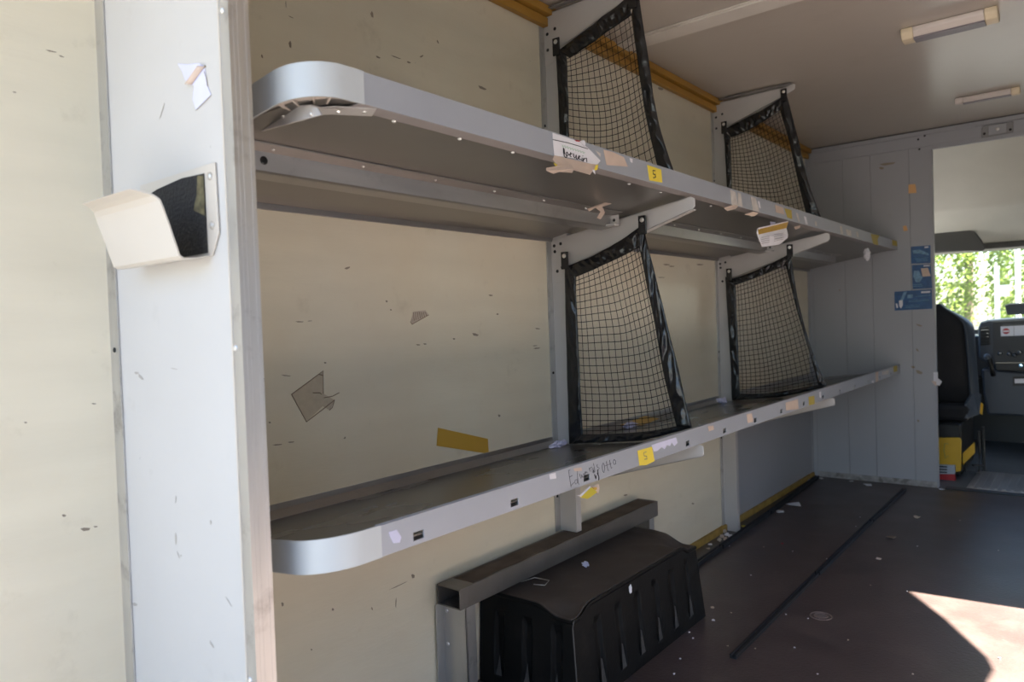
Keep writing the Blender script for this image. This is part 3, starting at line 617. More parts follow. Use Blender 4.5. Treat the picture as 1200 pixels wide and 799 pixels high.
deco('label_sheet', zc([(712, 320), (825, 288), (845, 400), (780, 432), (728, 435)], 640, 480, 6.657), 'x', XL, M['yellow'], y6)
s_ = MB(); zstroke(s_, [(782, 328), (762, 335), (765, 360), (784, 362), (786, 385), (768, 386)], 640, 480, 6.657, 'x', XL, .0011, off=.0016); s_.build('digit', M['greyink'], y6)
# tape remnants on the farther part of the upper edge (zoom frame 820,210 scale 8.571)
FU = 8.571
for pts, m, lab in [
    ([(305, 105), (355, 125), (385, 265), (320, 255)], 'cleartape', 'pale folded tape remnant on upper shelf edge below the farther net'),
    ([(380, 130), (410, 145), (430, 280), (385, 262)], 'cleartape', 'second pale tape remnant on upper shelf edge below the farther net'),
    ([(510, 175), (560, 190), (600, 330), (535, 315)], 'cleartape', 'wide creased clear tape remnant on the upper shelf edge'),
    ([(580, 215), (600, 225), (612, 295), (592, 285)], 'paper', 'thin white tape sliver beside the wide creased remnant'),
    ([(755, 255), (835, 285), (850, 355), (765, 332)], 'peach', 'square beige tape patch beside the faded yellow tape'),
    ([(850, 290), (920, 310), (928, 400), (880, 385)], 'oldyellow', 'faded yellow tape patch on the upper shelf edge'),
    ([(965, 335), (985, 345), (1005, 430), (990, 425)], 'cleartape', 'narrow clear tape streak right of the faded yellow patch'),
    ([(1045, 370), (1068, 380), (1085, 455), (1065, 450)], 'paper', 'narrow white tape streak farther along the upper shelf edge'),
    ([(1155, 420), (1172, 425), (1178, 470), (1160, 465)], 'cleartape', 'faint short tape streak farther right on the upper shelf edge')]:
    sheet_px('tape_patch', pts, 820, 210, FU, 'x', XL, M[m], lab, 'tape')
FV = 6.0
for pts, m, lab in [
    ([(745, 145), (760, 150), (768, 208), (750, 205)], 'cleartape', 'thin clear tape mark past the farther upper arm tip'),
    ([(785, 170), (822, 180), (828, 222), (795, 212)], 'cleartape', 'double clear tape mark near the far end of upper edge'),
    ([(860, 188), (872, 192), (876, 228), (866, 225)], 'cleartape', 'short clear tape mark near the far end of upper edge'),
    ([(962, 203), (1025, 215), (1010, 240), (1015, 285), (980, 275)], 'oldyellow', 'torn yellowish tape piece near the far end of upper edge'),
    ([(1112, 245), (1145, 255), (1148, 290), (1115, 285)], 'oldyellow', 'small dull yellow patch at the very end of upper edge')]:
    sheet_px('tape_patch', pts, 860, 240, FV, 'x', XL, M[m], lab, 'tape')
# dangling bits under the upper edge
def hang(name, pts, outs, ox, oy, f, m, label, cat, x=XL):
    o = MB().prism(fold(pts, ox, oy, f, x, outs), (.0006, 0, 0)).build(name, M[m]); tag(o, label, cat); return o
hang('tape_curl', [(345, 255), (385, 268), (360, 298), (275, 318), (240, 288)], [.001, .003, .004, -.004, -.008], 820, 210, FU, 'peach', 'beige tape end curling below the upper shelf edge by farther net', 'tape')
hang('tape_curl', [(535, 325), (590, 340), (545, 372), (445, 355)], [.001, .003, -.004, -.010], 820, 210, FU, 'peach', 'second beige tape end curling below the upper shelf edge', 'tape')
hang('tape_curl', [(270, 752), (360, 718), (362, 732), (325, 745), (335, 765), (318, 790), (305, 785), (318, 762), (300, 748), (278, 762)], [0, 0, .002, .004, .006, .010, .010, .006, .004, .002], 600, 0, 3.073, 'peach', 'crumpled beige tape stuck under the upper shelf near the first arm', 'tape', .34)
hang('tape_curl', [(945, 480), (1010, 462), (1005, 490), (960, 505)], [-.01, -.01, -.008, -.008], 820, 210, FU, 'peach', 'small beige tape blob under the upper edge past the yellow slip', 'tape')
ys_ = thing('printed_slip', 'crumpled white slip with a yellow header band hanging under the upper shelf', 'paper slip', at(905, 275, 'x', XL))
MB().prism(fold([(585, 500), (890, 425), (870, 490), (590, 555)], 820, 210, FU, XL, [.010, .004, .008, .014]), (.0008, 0, 0)).build('yellow_header', M['amber_tape'], ys_)
MB().prism(fold([(578, 492), (590, 555), (870, 490), (885, 560), (880, 590), (800, 655), (625, 680), (572, 550)], 820, 210, FU, XL, [.009, .013, .007, .012, .012, .006, .004, .008]), (.0006, 0, 0)).build('slip_sheet', M['paper'], ys_)
MB().prism(fold([(585, 488), (890, 418), (890, 428), (590, 503)], 820, 210, FU, XL, [.011, .005, .005, .011]), (.0006, 0, 0)).build('slip_rim', M['paper'], ys_)
MB().prism(fold([(705, 425), (760, 430), (755, 460), (710, 462)], 820, 210, FU, XL, [-.006, -.006, .006, .006]), (.0006, 0, 0)).build('tape_tab', M['lilac'], ys_)
s_ = MB()
for i in range(4):
    s_.tube(fold([(620, 585+i*20), (700, 570+i*20)], 820, 210, FU, XL, [.0145, .0145]), .0007, 4)
s_.build('printed_lines', M['greyink'], ys_); s_ = MB()
for i in range(4): s_.tube(fold([(750, 555+i*22), (840, 540+i*20)], 820, 210, FU, XL, [.0145, .0145]), .0007, 4)
s_.build('printed_lines', M['greyink'], ys_)
def wad(name, c, r, m, label, cat, squash=(1, 1, 1), seed=1, group=None, parent=None, crease=.55):
    bmx = bmesh.new(); bmesh.ops.create_icosphere(bmx, subdivisions=3, radius=1)
    for v in bmx.verts:
        d = v.co.normalized(); n1 = noise.cell(d*2.3+Vector((seed, 0, 0))); n2 = noise.noise(d*3.1+Vector((seed, 3, 0))); n3 = noise.noise(d*7+Vector((seed, 5, 0)))
        v.co = d*(1+crease*.5*(n1-.5)+crease*n2+.3*crease*n3)*r; v.co = Vector((v.co.x*squash[0], v.co.y*squash[1], v.co.z*squash[2]))
    me_ = bpy.data.meshes.new(name); bmx.to_mesh(me_); bmx.free(); me_.materials.append(M[m]); o = bpy.data.objects.new(name, me_); COL.objects.link(o); o.location = c
    if parent is None: tag(o, label, cat, group)
    return o
wad('crumpled_paper', at(1016, 298, 'x', .49), .034, 'paper', 'crumpled white paper hanging under the far end of the upper shelf', 'paper', (.5, 1, 1), 4, crease=.3)
sz = lambda x: .648+.11*x
p = at(655, 524, 'x', .06); wad('crumpled_paper', (p.x, p.y, sz(p.x)+.010), .020, 'lilac', 'crumpled white paper on the lower shelf at the nearer upright foot', 'paper', (.8, 1.9, .55), 8)
p = at(846, 471, 'x', .06); wad('crumpled_paper', (p.x, p.y, sz(p.x)+.014), .026, 'lilac', 'crumpled white paper on the lower shelf at the farther upright foot', 'paper', (1, 1.3, .62), 12)
p = slope(738, 500, .652, .11); wad('crumpled_paper', (p.x, p.y, sz(p.x)+.012), .020, 'lilac', 'crumpled white paper seen through the nearer lower net', 'paper', (1, 2.2, .6), 15)
p = slope(752, 497, .652, .11); o = MB().prism([p+Vector((-.05, -.08, .004)), p+Vector((.03, -.05, .004)), p+Vector((.03, .09, .012)), p+Vector((-.04, .10, .018))], (0, 0, .001)).build('yellow_slip', M['amber_tape']); tag(o, 'yellow paper slip lying on the lower shelf behind the nearer net', 'paper')
o = hang('tape_curl', [(880, 180), (900, 165), (935, 160), (925, 175)], [0, 0, 0, 0], 720, 460, 7.99, 'peach', 'small beige tape scrap on the lower shelf before the farther upright', 'tape', .10)

# lower shelf edge: writing and tape
FE = 13.31
s_ = MB()
for pl in ([(150, 280), (165, 390), (190, 545)], [(150, 282), (175, 275)], [(165, 385), (212, 360)], [(185, 520), (232, 470)], [(288, 295), (292, 400), (300, 480), (318, 500)], [(285, 425), (255, 430), (245, 465), (262, 495), (290, 470), (290, 420)],
           [(325, 330), (325, 360), (345, 405), (358, 395), (345, 350)], [(355, 345), (372, 390), (388, 372), (382, 325)], [(382, 330), (408, 360), (405, 300)], [(408, 330), (425, 300), (445, 318)], [(468, 240), (488, 300)], [(478, 262), (495, 238), (515, 228)],
           [(538, 170), (562, 300)], [(545, 245), (520, 250), (518, 300), (540, 322), (560, 290)], [(608, 190), (590, 195), (600, 230), (630, 245), (618, 275), (600, 262)],
           [(690, 165), (672, 210), (682, 290), (702, 315), (715, 260), (705, 190), (690, 165)], [(738, 140), (765, 285), (785, 280)], [(720, 212), (765, 192)], [(790, 120), (815, 245), (835, 238)], [(778, 190), (820, 172)], [(862, 110), (842, 150), (860, 190), (885, 180), (885, 130), (862, 110)]):
    zstroke(s_, pl, 655, 530, FE, 'x', XL, .0006, off=.0004)
for pl in ([(555, 345), (575, 412), (582, 360)], [(598, 320), (608, 350)], [(605, 330), (622, 380), (620, 435)], [(572, 372), (576, 402)], [(600, 275), (610, 330)], [(535, 270), (545, 310)]): zstroke(s_, pl, 655, 530, FE, 'x', XL, .0015, off=.0004)
s_.build('handwriting', M['greyink'] if False else M['ink'], lo_shelf)
for pts, ox, oy, f, m, lab in [
    ([(415, 330), (440, 322), (455, 345), (450, 362), (430, 365), (420, 345)], 300, 500, 2.672, 'lilac', 'white scraped label remnant on lower shelf edge beside the rounded end cap'),
    ([(85, 275), (112, 268), (115, 292), (88, 296)], 620, 480, 3.63, 'paper', 'small white tape remnant left of the marker writing'),
    ([(225, 250), (350, 235), (358, 285), (240, 295)], 655, 530, FE, 'peach', 'small pale tape remnant above the marker writing'),
    ([(345, 490), (575, 418), (590, 470), (560, 500), (535, 465), (520, 500), (490, 490), (470, 530), (440, 510), (400, 545), (370, 550)], 720, 460, 7.99, 'lilac', 'ragged white label remnant right of the yellow label on the lower edge'),
    ([(875, 315), (925, 308), (932, 345), (885, 362)], 720, 460, 7.99, 'peach', 'round beige tape dot on lower shelf edge'),
    ([(365, 435), (408, 428), (418, 495), (375, 503)], 820, 420, 6.667, 'peach', 'upright beige tape rectangle on lower shelf edge'),
    ([(670, 345), (765, 318), (772, 395), (675, 405)], 820, 420, 6.667, 'peach', 'large beige square tape on the lower edge below the farther net'),
    ([(850, 300), (895, 290), (898, 355), (855, 365)], 820, 420, 6.667, 'oldyellow', 'dirty yellow sticker on the lower edge below the farther net'),
    ([(932, 262), (948, 258), (945, 310), (935, 300)], 820, 420, 6.667, 'paper', 'thin white tape drip beside the dirty yellow sticker'),
    ([(668, 395), (698, 385), (700, 425), (672, 420)], 960, 410, 10.91, 'paper', 'tiny white fleck near the far end of lower edge'),
    ([(718, 285), (755, 278), (755, 400), (722, 410)], 960, 410, 10.91, 'peach', 'beige upright tape near the far end of lower edge'),
    ([(800, 275), (890, 255), (885, 310), (805, 320)], 960, 410, 10.91, 'cleartape', 'pale rectangular tape near the far end of lower edge'),
    ([(950, 210), (995, 195), (998, 270), (952, 285)], 960, 410, 10.91, 'oldyellow', 'dull yellow patch near the far end of lower edge')]:
    o = deco('tape_patch', zc(pts, ox, oy, f), 'x', XL, M[m]); tag(o, lab, 'tape')
fs = thing('folded_slip', 'folded yellow and white slip hanging below the marker writing on lower edge', 'paper slip', at(690, 577, 'x', XL))
MB().prism(fold([(320, 690), (490, 530), (595, 620), (500, 690), (440, 725), (345, 705)], 655, 530, FE, XL, [.018, .004, .016, .024, .026, .022]), (.0006, 0, 0)).build('yellow_face', M['yellow'], fs)
MB().prism(fold([(270, 672), (330, 665), (410, 580), (480, 525), (500, 540), (345, 690)], 655, 530, FE, XL, [.026, .022, .008, .003, .006, .022]), (.0006, 0, 0)).build('white_edge', M['paper'], fs)
MB().prism(fold([(500, 535), (610, 490), (635, 560), (620, 610), (600, 660), (570, 600)], 655, 530, FE, XL, [.001, .001, .004, .006, .012, .008]), (.0006, 0, 0)).build('beige_corner', M['peach'], fs)
deco('amber_patch', zc([(520, 545), (590, 545), (590, 580), (555, 590)], 655, 530, FE), 'x', XL, M['amber_tape'], fs, off=.007)

# bulkhead stickers
def bulk_sticker(corners, label):
    t = thing('blue_sticker', label, 'sticker', at(*corners[0], 'y', LY), 'blue bulkhead stickers')
    deco('sheet', corners, 'y', LY, M['blue'], t); return t
FB = 8.878
def bz(pts): return zc(pts, 1044, 280, FB)
s1 = bulk_sticker(bz([(208, 80), (412, 65), (415, 250), (212, 258)]), 'blue sticker with pale wave print, topmost of three by the cab doorway')
deco('wave_print', bz([(225, 120), (300, 110), (390, 150), (395, 170), (300, 150), (235, 150)]), 'y', LY-.0011, M['lightblue'], s1)
deco('mark', bz([(350, 80), (390, 76), (390, 90), (350, 94)]), 'y', LY-.0011, M['paper'], s1)
s_ = MB()
for i in range(3): zstroke(s_, [(240+i*12, 200+i*16), (385, 192+i*16)], 1044, 280, FB, 'y', LY, .0022, -1)
s_.build('text_lines', M['lightblue'], s1)
s2 = bulk_sticker(bz([(218, 272), (415, 262), (430, 512), (228, 522)]), 'blue sticker with a beige torn patch, middle of three by the cab doorway')
deco('torn_patch', bz([(312, 305), (385, 300), (415, 385), (330, 392)]), 'y', LY-.0011, M['peach'], s2)
deco('picture', bz([(240, 330), (290, 330), (330, 400), (300, 450), (260, 450), (235, 390)]), 'y', LY-.0011, M['lightblue'], s2)
deco('mark', bz([(340, 274), (405, 270), (405, 282), (340, 286)]), 'y', LY-.0011, M['paper'], s2)
s_ = MB()
for i in range(2): zstroke(s_, [(235, 475+i*18), (330, 470+i*18)], 1044, 280, FB, 'y', LY, .002, -1)
s_.build('text_lines', M['lightblue'], s2)
s3 = bulk_sticker(bz([(36, 548), (425, 522), (432, 725), (40, 745)]), 'wide blue sticker with a white bottle shape, lowest of three by the cab doorway')
deco('hand_shape', bz([(85, 640), (122, 635), (125, 690), (105, 722), (88, 700)]), 'y', LY-.0011, M['paper'], s3)
deco('hand_shape', bz([(48, 670), (68, 672), (76, 715), (60, 720)]), 'y', LY-.0011, M['paper'], s3)
deco('bottle_shape', bz([(135, 550), (170, 546), (125, 640), (98, 635)]), 'y', LY-.0011, M['lightblue'], s3)
deco('logo_block', bz([(172, 580), (228, 576), (228, 612), (172, 616)]), 'y', LY-.0011, M['lightblue'], s3)
deco('mark', bz([(315, 545), (410, 540), (410, 558), (315, 564)]), 'y', LY-.0011, M['paper'], s3)
s_ = MB()
for i in range(12): zstroke(s_, [(258+i*13, 602-i), (262+i*13, 590-i), (266+i*13, 602-i)], 1044, 280, FB, 'y', LY, .002, -1)
for i in range(13): zstroke(s_, [(190+i*16, 655-i), (195+i*16, 635-i), (200+i*16, 655-i)], 1044, 280, FB, 'y', LY, .003, -1)
for i in range(2): zstroke(s_, [(150, 692+i*18), (300, 686+i*18)], 1044, 280, FB, 'y', LY, .002, -1)
s_.build('text_lines', M['lightblue'], s3)
o = deco('tape_patch', zc([(548, 720), (575, 718), (580, 752), (548, 755)], 900, 0, 3.33), 'y', LY, M['orange']); tag(o, 'orange tape square high on the grey bulkhead', 'tape')
o = deco('tape_patch', [(1058, 265), (1062, 264), (1064, 270), (1059, 271)], 'y', LY, M['orange']); tag(o, 'small yellowish tape spot on the bulkhead above the blue stickers', 'tape')
sc = MB()
for a in [(1040, 192, 20, 3, -.15), (1033, 197, 6, 3, 0), (1077, 436, 9, 4, .3), (1076, 493, 3, 3, 0), (1077, 381, 8, 2, .3), (1070, 430, 5, 3, 0), (1075, 410, 5, 2, .8), (984, 340, 2, 2, 0)]: fleck(*a, 'y', LY)
sc.build('scuff_marks', M['scuff'], bpy.data.objects['wall_front'])
hp = thing('torn_paper_scrap', 'torn white paper scrap stuck to the edge of the cab doorway', 'torn paper', at(1097, 446, 'y', LY))
MB().prism([at(x, y, 'y', LY-.002-dy) for x, y, dy in ((1094, 436, 0), (1099, 436, .003), (1099, 443, .006), (1104, 447, .012), (1101, 452, .010), (1094, 449, .003))], (0, -.001, 0)).build('scrap', M['paper'], hp)
MB().prism([at(x, y, 'y', LY-.008) for x, y in ((1091, 446), (1097, 447), (1103, 450), (1096, 452))], (0, -.001, 0)).build('curl', M['peach'], hp)

# interior lamps
def lamp(label, Yc, xa, xb, wd, hh, ends):
    t = thing('ceiling_lamp', label, 'lamp', (xa, Yc, H), 'ceiling strip lamps')
    e = (xb-xa)*.13
    def body(x0_, x1_, m, nm, grow=0):
        sec = [(-.5, 0), (-.5, -.45), (-.32, -.92), (-.1, -1), (.1, -1), (.32, -.92), (.5, -.45), (.5, 0)]
        MB().prism([(x0_, Yc+a*(wd+grow), H-.001+c_*(hh+grow)) for a, c_ in sec], (x1_-x0_, 0, 0)).build(nm, m, t, bevel=.004)
    body(xa+e, xb-e, M['lamp'], 'lamp_cover')
    if ends[0]: body(xa, xa+e, M['lampend'], 'end_cap', .004)
    else: body(xa, xa+e, M['lamp'], 'lamp_cover')
    body(xb-e, xb, M['lampend'], 'end_cap', .004)
    MB().box(xa+e, xb-e, Yc-.30*wd, Yc+.30*wd, H-.0018-hh*1.06, H-.001-hh*.93).build('underside_strip', mat('grey_lamp_underside', (.22, .2, .22), .4), t)  # darker grey strip along the lamp's underside
lamp('larger unlit strip lamp with yellowed ends on the ceiling nearer the rear', 3.20, .905, 1.215, .095, .038, (1, 1))
lamp('smaller unlit strip lamp on the ceiling close to the cab', 4.40, .925, 1.200, .045, .030, (0, 1))
# moulded vent over the doorway
hv = thing('doorway_light_unit', 'small square light unit with two screws above the cab doorway', 'light unit', (1.05, LY, 2.085))
MB().prism([(.978, LY-.001, 2.046), (1.130, LY-.001, 2.050), (1.130, LY-.001, 2.112), (.990, LY-.001, 2.116), (.978, LY-.001, 2.100)], (0, -.010, 0)).build('housing', mat('grey_light_housing', (.25, .25, .25), .5), hv, bevel=.004)
MB().box(1.012, 1.098, LY-.018, LY-.011, 2.054, 2.108).build('lens', M['bulk'], hv, bevel=.003)
for x in (.992, 1.115): MB().dome((x, LY-.011, 2.068), (0, -1, 0), .007, .004).build('screw', M['bolt'], hv)
MB().dome((1.055, LY-.018, 2.082), (0, -1, 0), .010, .003).build('button', M['alu'], hv)
for x, z in ((.655, 2.10), (.690, 2.115), (.660, 2.04), (.955, 2.125)): MB().dome((x, LY, z), (0, -1, 0), .006, .003, 8).build('rivet', M['bolt'], bpy.data.objects['wall_front'])

# ------------------------------------------------------------------ debris on the floor
def scrap(px, py, s, m, label, group=None, z=.0006, nm='paper_scrap'):
    p = at(px, py, 'z', z); rnd = random.Random(int(px*7+py)); n = 6; pts = []
    for i in range(n):
        a = i*2*math.pi/n+rnd.uniform(-.3, .3); r = s*rnd.uniform(.55, 1.1); pts.append((p.x+math.cos(a)*r, p.y+math.sin(a)*r*1.2, z+rnd.uniform(0, s*.25)))
    o = MB().prism(pts, (0, 0, .0015)).build(nm, M[m]); tag(o, label, 'scrap', group); return o
scrap(930, 592, .045, 'paper', 'flat torn white paper on the floor beside the wall rail')
scrap(913, 600, .028, 'paper', 'small curled pale paper beside the wall rail on the floor')
scrap(946, 563, .030, 'paper', 'crumpled pale paper in the far left floor corner')
scrap(962, 561, .016, 'paper', 'small pale scrap against the bulkhead kick strip')
scrap(998, 564, .016, 'paper', 'tiny pale scrap at the middle of the bulkhead foot')
scrap(1018, 569, .032, 'paper', 'torn beige white paper on the floor before the bulkhead')
scrap(1104, 574, .020, 'paper', 'small white sliver at the foot of the cab doorway edge')
scrap(1074, 606, .020, 'ghost', 'pale tan scrap on the floor right of the long rubber rail')
scrap(1030, 655, .014, 'peach', 'pale round scrap on the dark floor beside the long rubber rail')
scrap(1045, 630, .024, 'ghostline', 'reddish brown smear of dirt on the floor right of rail')
scrap(917, 637, .008, 'red', 'tiny red scrap on the floor between the two rails')
scrap(872, 617, .016, 'yellow', 'yellow crumb of foam behind the farther upright foot')
scrap(832, 638, .013, 'paper', 'small white scrap in the wall gutter past the black cover')
scrap(830, 643, .012, 'peach', 'small beige chip in the wall gutter past the black cover')
for i, (px, py) in enumerate(((849, 622), (846, 628), (852, 626), (843, 632), (850, 631), (856, 628))):
    wad('foam_crumb', at(px, py, 'z', .010), .011, ['ghost', 'peach', 'paper'][i % 3], 'pale foam crumb heaped at the foot of the farther upright', 'scrap', (1, 1, .8), i+40, 'foam crumbs at the upright foot')
SPK = [(835, 712), (836, 727), (855, 640), (895, 641), (929, 646), (880, 674), (857, 718), (812, 748), (808, 741), (853, 757), (931, 759), (947, 725), (994, 750), (921, 720), (958, 790), (1070, 790), (1171, 771), (1063, 693), (1170, 645), (1003, 617), (1008, 606), (885, 760), (797, 772), (790, 790), (1125, 610), (1075, 640), (969, 655), (1020, 686)]
for i, (px, py) in enumerate(SPK):
    scrap(px, py, .004 if i > 1 else .008, 'paper' if i % 3 else 'ghost', 'tiny pale fleck scattered on the dark floor', 'tiny flecks scattered on the floor', nm='floor_fleck')
scrap(1026, 654, .010, 'orange', 'small orange brown chip on the floor by rail') if False else None
# bits on the cover and beam
o = wad('crumpled_paper', ctop(.33, .23) and Vector((.165, 1.98, .283)), .012, 'lilac', 'small white paper crumb on the dusty top of the black cover', 'paper', (1, 1, .7), 31)
q = at(737, 690, 'x', .352); o = wad('paper_fleck', (.3575, q.y, q.z), .011, 'paper', 'white paper fleck stuck to the front of the black cover', 'paper', (.3, .7, 1.3), 33, crease=.3)
w_ = MB(); w_.tube([(.10, 1.72, .290), (.13, 1.75, .300), (.17, 1.77, .293), (.175, 1.74, .288), (.14, 1.73, .287)], .0016, 5); o = w_.build('wire_loop', M['alu'], smooth=True); tag(o, 'thin bent wire loop lying on the black cover beneath the beam', 'wire')
o = wad('crumpled_paper', at(574, 792, 'x', .10), .014, 'lilac', 'small white paper crumb on floor between beam leg and cover', 'paper', (1, 1, .8), 35)
o.location = (.135, 1.575, .011)

# ------------------------------------------------------------------ driver's cab
struct(MB().box(-.06, XR+.06, LY, 7.0, -.05, -.001).build('cab_floor', M['cabfloor']))
b = MB(); b.box(-.08, -.05, LY, 7.0, 0, .95); b.box(-.08, -.05, LY, 5.3, .95, 1.9); b.box(-.08, -.05, LY, 6.4, 1.7, 2.2); struct(b.build('wall_cab_left', M['cabgrey']))
b = MB(); b.box(XR+.05, XR+.08, LY, 7.0, 0, .95); b.box(XR+.05, XR+.08, LY, 5.3, .95, 1.9); b.box(XR+.05, XR+.08, LY, 6.4, 1.25, 2.2); struct(b.build('wall_cab_right', M['cabgrey']))  # window opening cut low to keep sun off the step plate
def hl(u, v):
    pr = [(LY+.031, 2.15), (5.35, 2.02), (5.62, 1.80), (5.70, 1.735), (5.80, 1.70), (6.02, 1.62), (6.14, 1.56), (6.20, 1.475)]
    i = min(int(v*7), 6); q = v*7-i; return (-.05+(XR+.1)*u, lerp(pr[i][0], pr[i+1][0], q), lerp(pr[i][1], pr[i+1][1], q))
struct(MB().grid(hl, 2, 28, (0, 0, .03)).build('ceiling_cab', M['headliner'], smooth=True))
struct(MB().box(-.05, XR+.05, 6.14, 6.26, 1.49, 1.53).build('trim_8', M['visor'], bevel=.01))
# windscreen
wn_ = MB().add([(-.05, 7.0, .90), (XR+.05, 7.0, .90), (XR+.05, 6.22, 1.52), (-.05, 6.22, 1.52), (-.05, 7.006, .905), (XR+.05, 7.006, .905), (XR+.05, 6.226, 1.525), (-.05, 6.226, 1.525)], [(0, 1, 2, 3), (7, 6, 5, 4), (0, 4, 5, 1), (1, 5, 6, 2), (2, 6, 7, 3), (3, 7, 4, 0)]).build('window_1', M['glass']); struct(wn_)
struct(MB().box(-.06, XR+.06, 6.98, 7.03, -.05, .90).build('wall_cab_front', M['cabgrey']))
b = MB()
vz = [at(x, y, 'y', 6.02) for x, y in ((1060, 270), (1134, 268.5), (1143, 272), (1150, 281), (1155, 291), (1152, 293.5), (1120, 294), (1060, 296))]
b.prism(vz, (0, .03, 0)); o = b.build('sun_visor', M['visor'], bevel=.006); tag(o, 'dark folded sun visor above the driver seat', 'visor')
# dashboard
ds = thing('dashboard', 'dark grey dashboard with air vent, controls and centre console behind the windscreen', 'dashboard', (1.0, 6.5, 0))
def yp(px, py, Y): return at(px, py, 'y', Y)
DY = 6.30
b = MB(); b.box(-.05, XR+.05, 6.46, 6.97, .55, .865); b.build('dash_body', M['cabgrey'], ds, bevel=.02)
b = MB().prism([yp(x, y, DY) for x, y in ((1146, 384), (1149, 377), (1158, 374.5), (1200, 371.5), (1330, 365), (1330, 470), (1190, 470), (1165, 430), (1147, 420))], (0, .30, 0)); b.build('centre_stack', M['cabblue'], ds, bevel=.012)
b = MB().prism([yp(x, y, DY-.004) for x, y in ((1163, 377), (1330, 368), (1330, 440), (1168, 437), (1164, 420))], (0, .004, 0)); b.build('control_panel', M['cabgrey'], ds, bevel=.002)
v_ = MB().prism([yp(x, y, DY-.006) for x, y in ((1148.5, 384), (1159, 383), (1160, 404), (1149, 405))], (0, .006, 0)).build('air_vent', M['bolt'], ds, bevel=.002)
s_ = MB()
for i in range(5): s_.tube([yp(1149.5, 387+i*4, DY-.009), yp(1158.5, 386.6+i*4, DY-.009)], .003, 4)
s_.build('vent_slat', M['cabgrey'], v_)
b = MB().prism([yp(x, y, DY-.03) for x, y in ((1150, 432), (1200, 436), (1330, 440), (1330, 500), (1190, 487), (1157, 486), (1152, 460))], (0, .25, 0)); b.build('centre_console', M['cabblue'], ds, bevel=.015)
for i, (px, py) in enumerate(((1172, 414), (1183, 414.5), (1189, 416), (1195, 413))): MB().dome(yp(px, py, DY-.004), (0, -1, 0), .016, .02, 12).build('control_knob', M['cabblue'], ds)
MB().prism([yp(x, y, DY-.05) for x, y in ((1166, 425), (1330, 424), (1330, 434), (1167, 434))], (0, .05, 0)).build('radio_slot', M['bolt'], ds, bevel=.004)
MB().dome(yp(1196, 428.5, DY-.05), (0, -1, 0), .010, .01).build('radio_knob', M['lightblue'], ds)
MB().prism([yp(x, y, DY-.036) for x, y in ((1189, 444), (1240, 443), (1240, 448.5), (1189, 449))], (0, .005, 0)).build('storage_card', M['paper'], ds)
MB().prism([yp(x, y, DY-.034) for x, y in ((1187, 441), (1240, 440), (1240, 452), (1187, 452))], (0, .003, 0)).build('storage_slot', M['bolt'], ds)
b = MB().tube([yp(1164, 440, 6.2), yp(1161, 426, 6.16), yp(1158, 418, 6.14)], [.014, .016, .022], 10); b.build('gear_lever', M['bolt'], ds, smooth=True)
MB().dome(yp(1157, 418, 6.12), (-.1, -1, .4), .022, .02, 12).build('gear_knob', M['seatblue'], ds)
MB().dome(yp(1138, 412, 6.45), (0, -1, 0), .024, .012, 16).build('round_control', M['cabblue'], ds)
MB().dome(yp(1138, 412, 6.435), (0, -1, 0), .016, .006, 16).build('round_control_face', M['bolt'], ds)
# card on the dash with a small red badge
cdn = thing('route_card', 'pale card with a round red badge resting on the centre dashboard', 'card', yp(1175, 392, DY))
MB().prism([yp(x, y, DY-.012) for x, y in ((1172.5, 382.5), (1240, 379.5), (1240, 391.5), (1173, 394))], (0, .002, 0)).build('card_sheet', M['peach'] if False else M['paper'], cdn)
MB().dome(yp(1179, 388, DY-.0125), (0, -1, 0), .021, .001, 18).build('red_badge', M['red'], cdn)
MB().prism([yp(x, y, DY-.0145) for x, y in ((1175.5, 387.3), (1182.5, 387.0), (1182.5, 388.8), (1175.5, 389.1))], (0, .0005, 0)).build('badge_band', M['paper'], cdn)
MB().prism([yp(x, y, DY-.0125) for x, y in ((1188, 382), (1188.5, 382), (1188.5, 393), (1188, 393))], (0, .0005, 0)).build('card_crease', M['greyink'], cdn)
# device on top of dash
o = MB().prism([yp(x, y, 6.50) for x, y in ((1177, 357.5), (1183, 355.5), (1290, 350), (1290, 365), (1180, 369))], (0, .03, 0)).build('dash_tablet', M['cabgrey'], bevel=.008); tag(o, 'dark rectangular device standing on top of the dashboard', 'device')
# seat
st = thing('driver_seat', 'black fabric driver seat with a blue grey shell edge on a yellow base', 'seat', (.70, 5.55, 0))
def sback(u, v):
    z = .45+v*.66; wdt = .50*(1-.0*v)*(1-.55*ss(.70, 1.02, v)**2); xc = .585-.02*v; x = xc-wdt/2+wdt*u; x = x*1.0
    y = 5.52+.16*(v)*(-.6)+.10 - .07*math.sin(math.pi*u)*math.sin(math.pi*min(1, v*1.05)); return (x, y, z)
MB().grid(sback, 16, 24, (0, .10, 0)).build('backrest', M['seat'], st, smooth=True, bevel=.02)
def shell(u, v):
    p = sback(1, v); return (p[0]+.002+.05*(1-ss(.75, 1.0, v))*math.sin(u*math.pi)*.8-.01*u, p[1]-.02+.16*u, p[2])
MB().grid(shell, 8, 24, (-.012, 0, 0)).build('backrest_side', M['seatblue'], st, smooth=True)
MB().box(.30, .83, 5.50, 6.02, .34, .45).build('cushion', M['seat'], st, bevel=.03)
b = MB().prism([(.80, 5.50, .36), (.86, 5.60, .38), (.86, 5.72, .50), (.83, 5.62, .53), (.80, 5.52, .46)], (.02, 0, 0)); b.build('recliner_cover', M['seatblue'], st, bevel=.006)
b = MB().prism([yp(x, y, 5.32) for x, y in ((1060, 513), (1124, 513), (1126.5, 516), (1126, 552), (1119, 553), (1119, 545), (1060, 543))], (0, .02, 0)); b.build('base_side', M['caution'], st, bevel=.003)
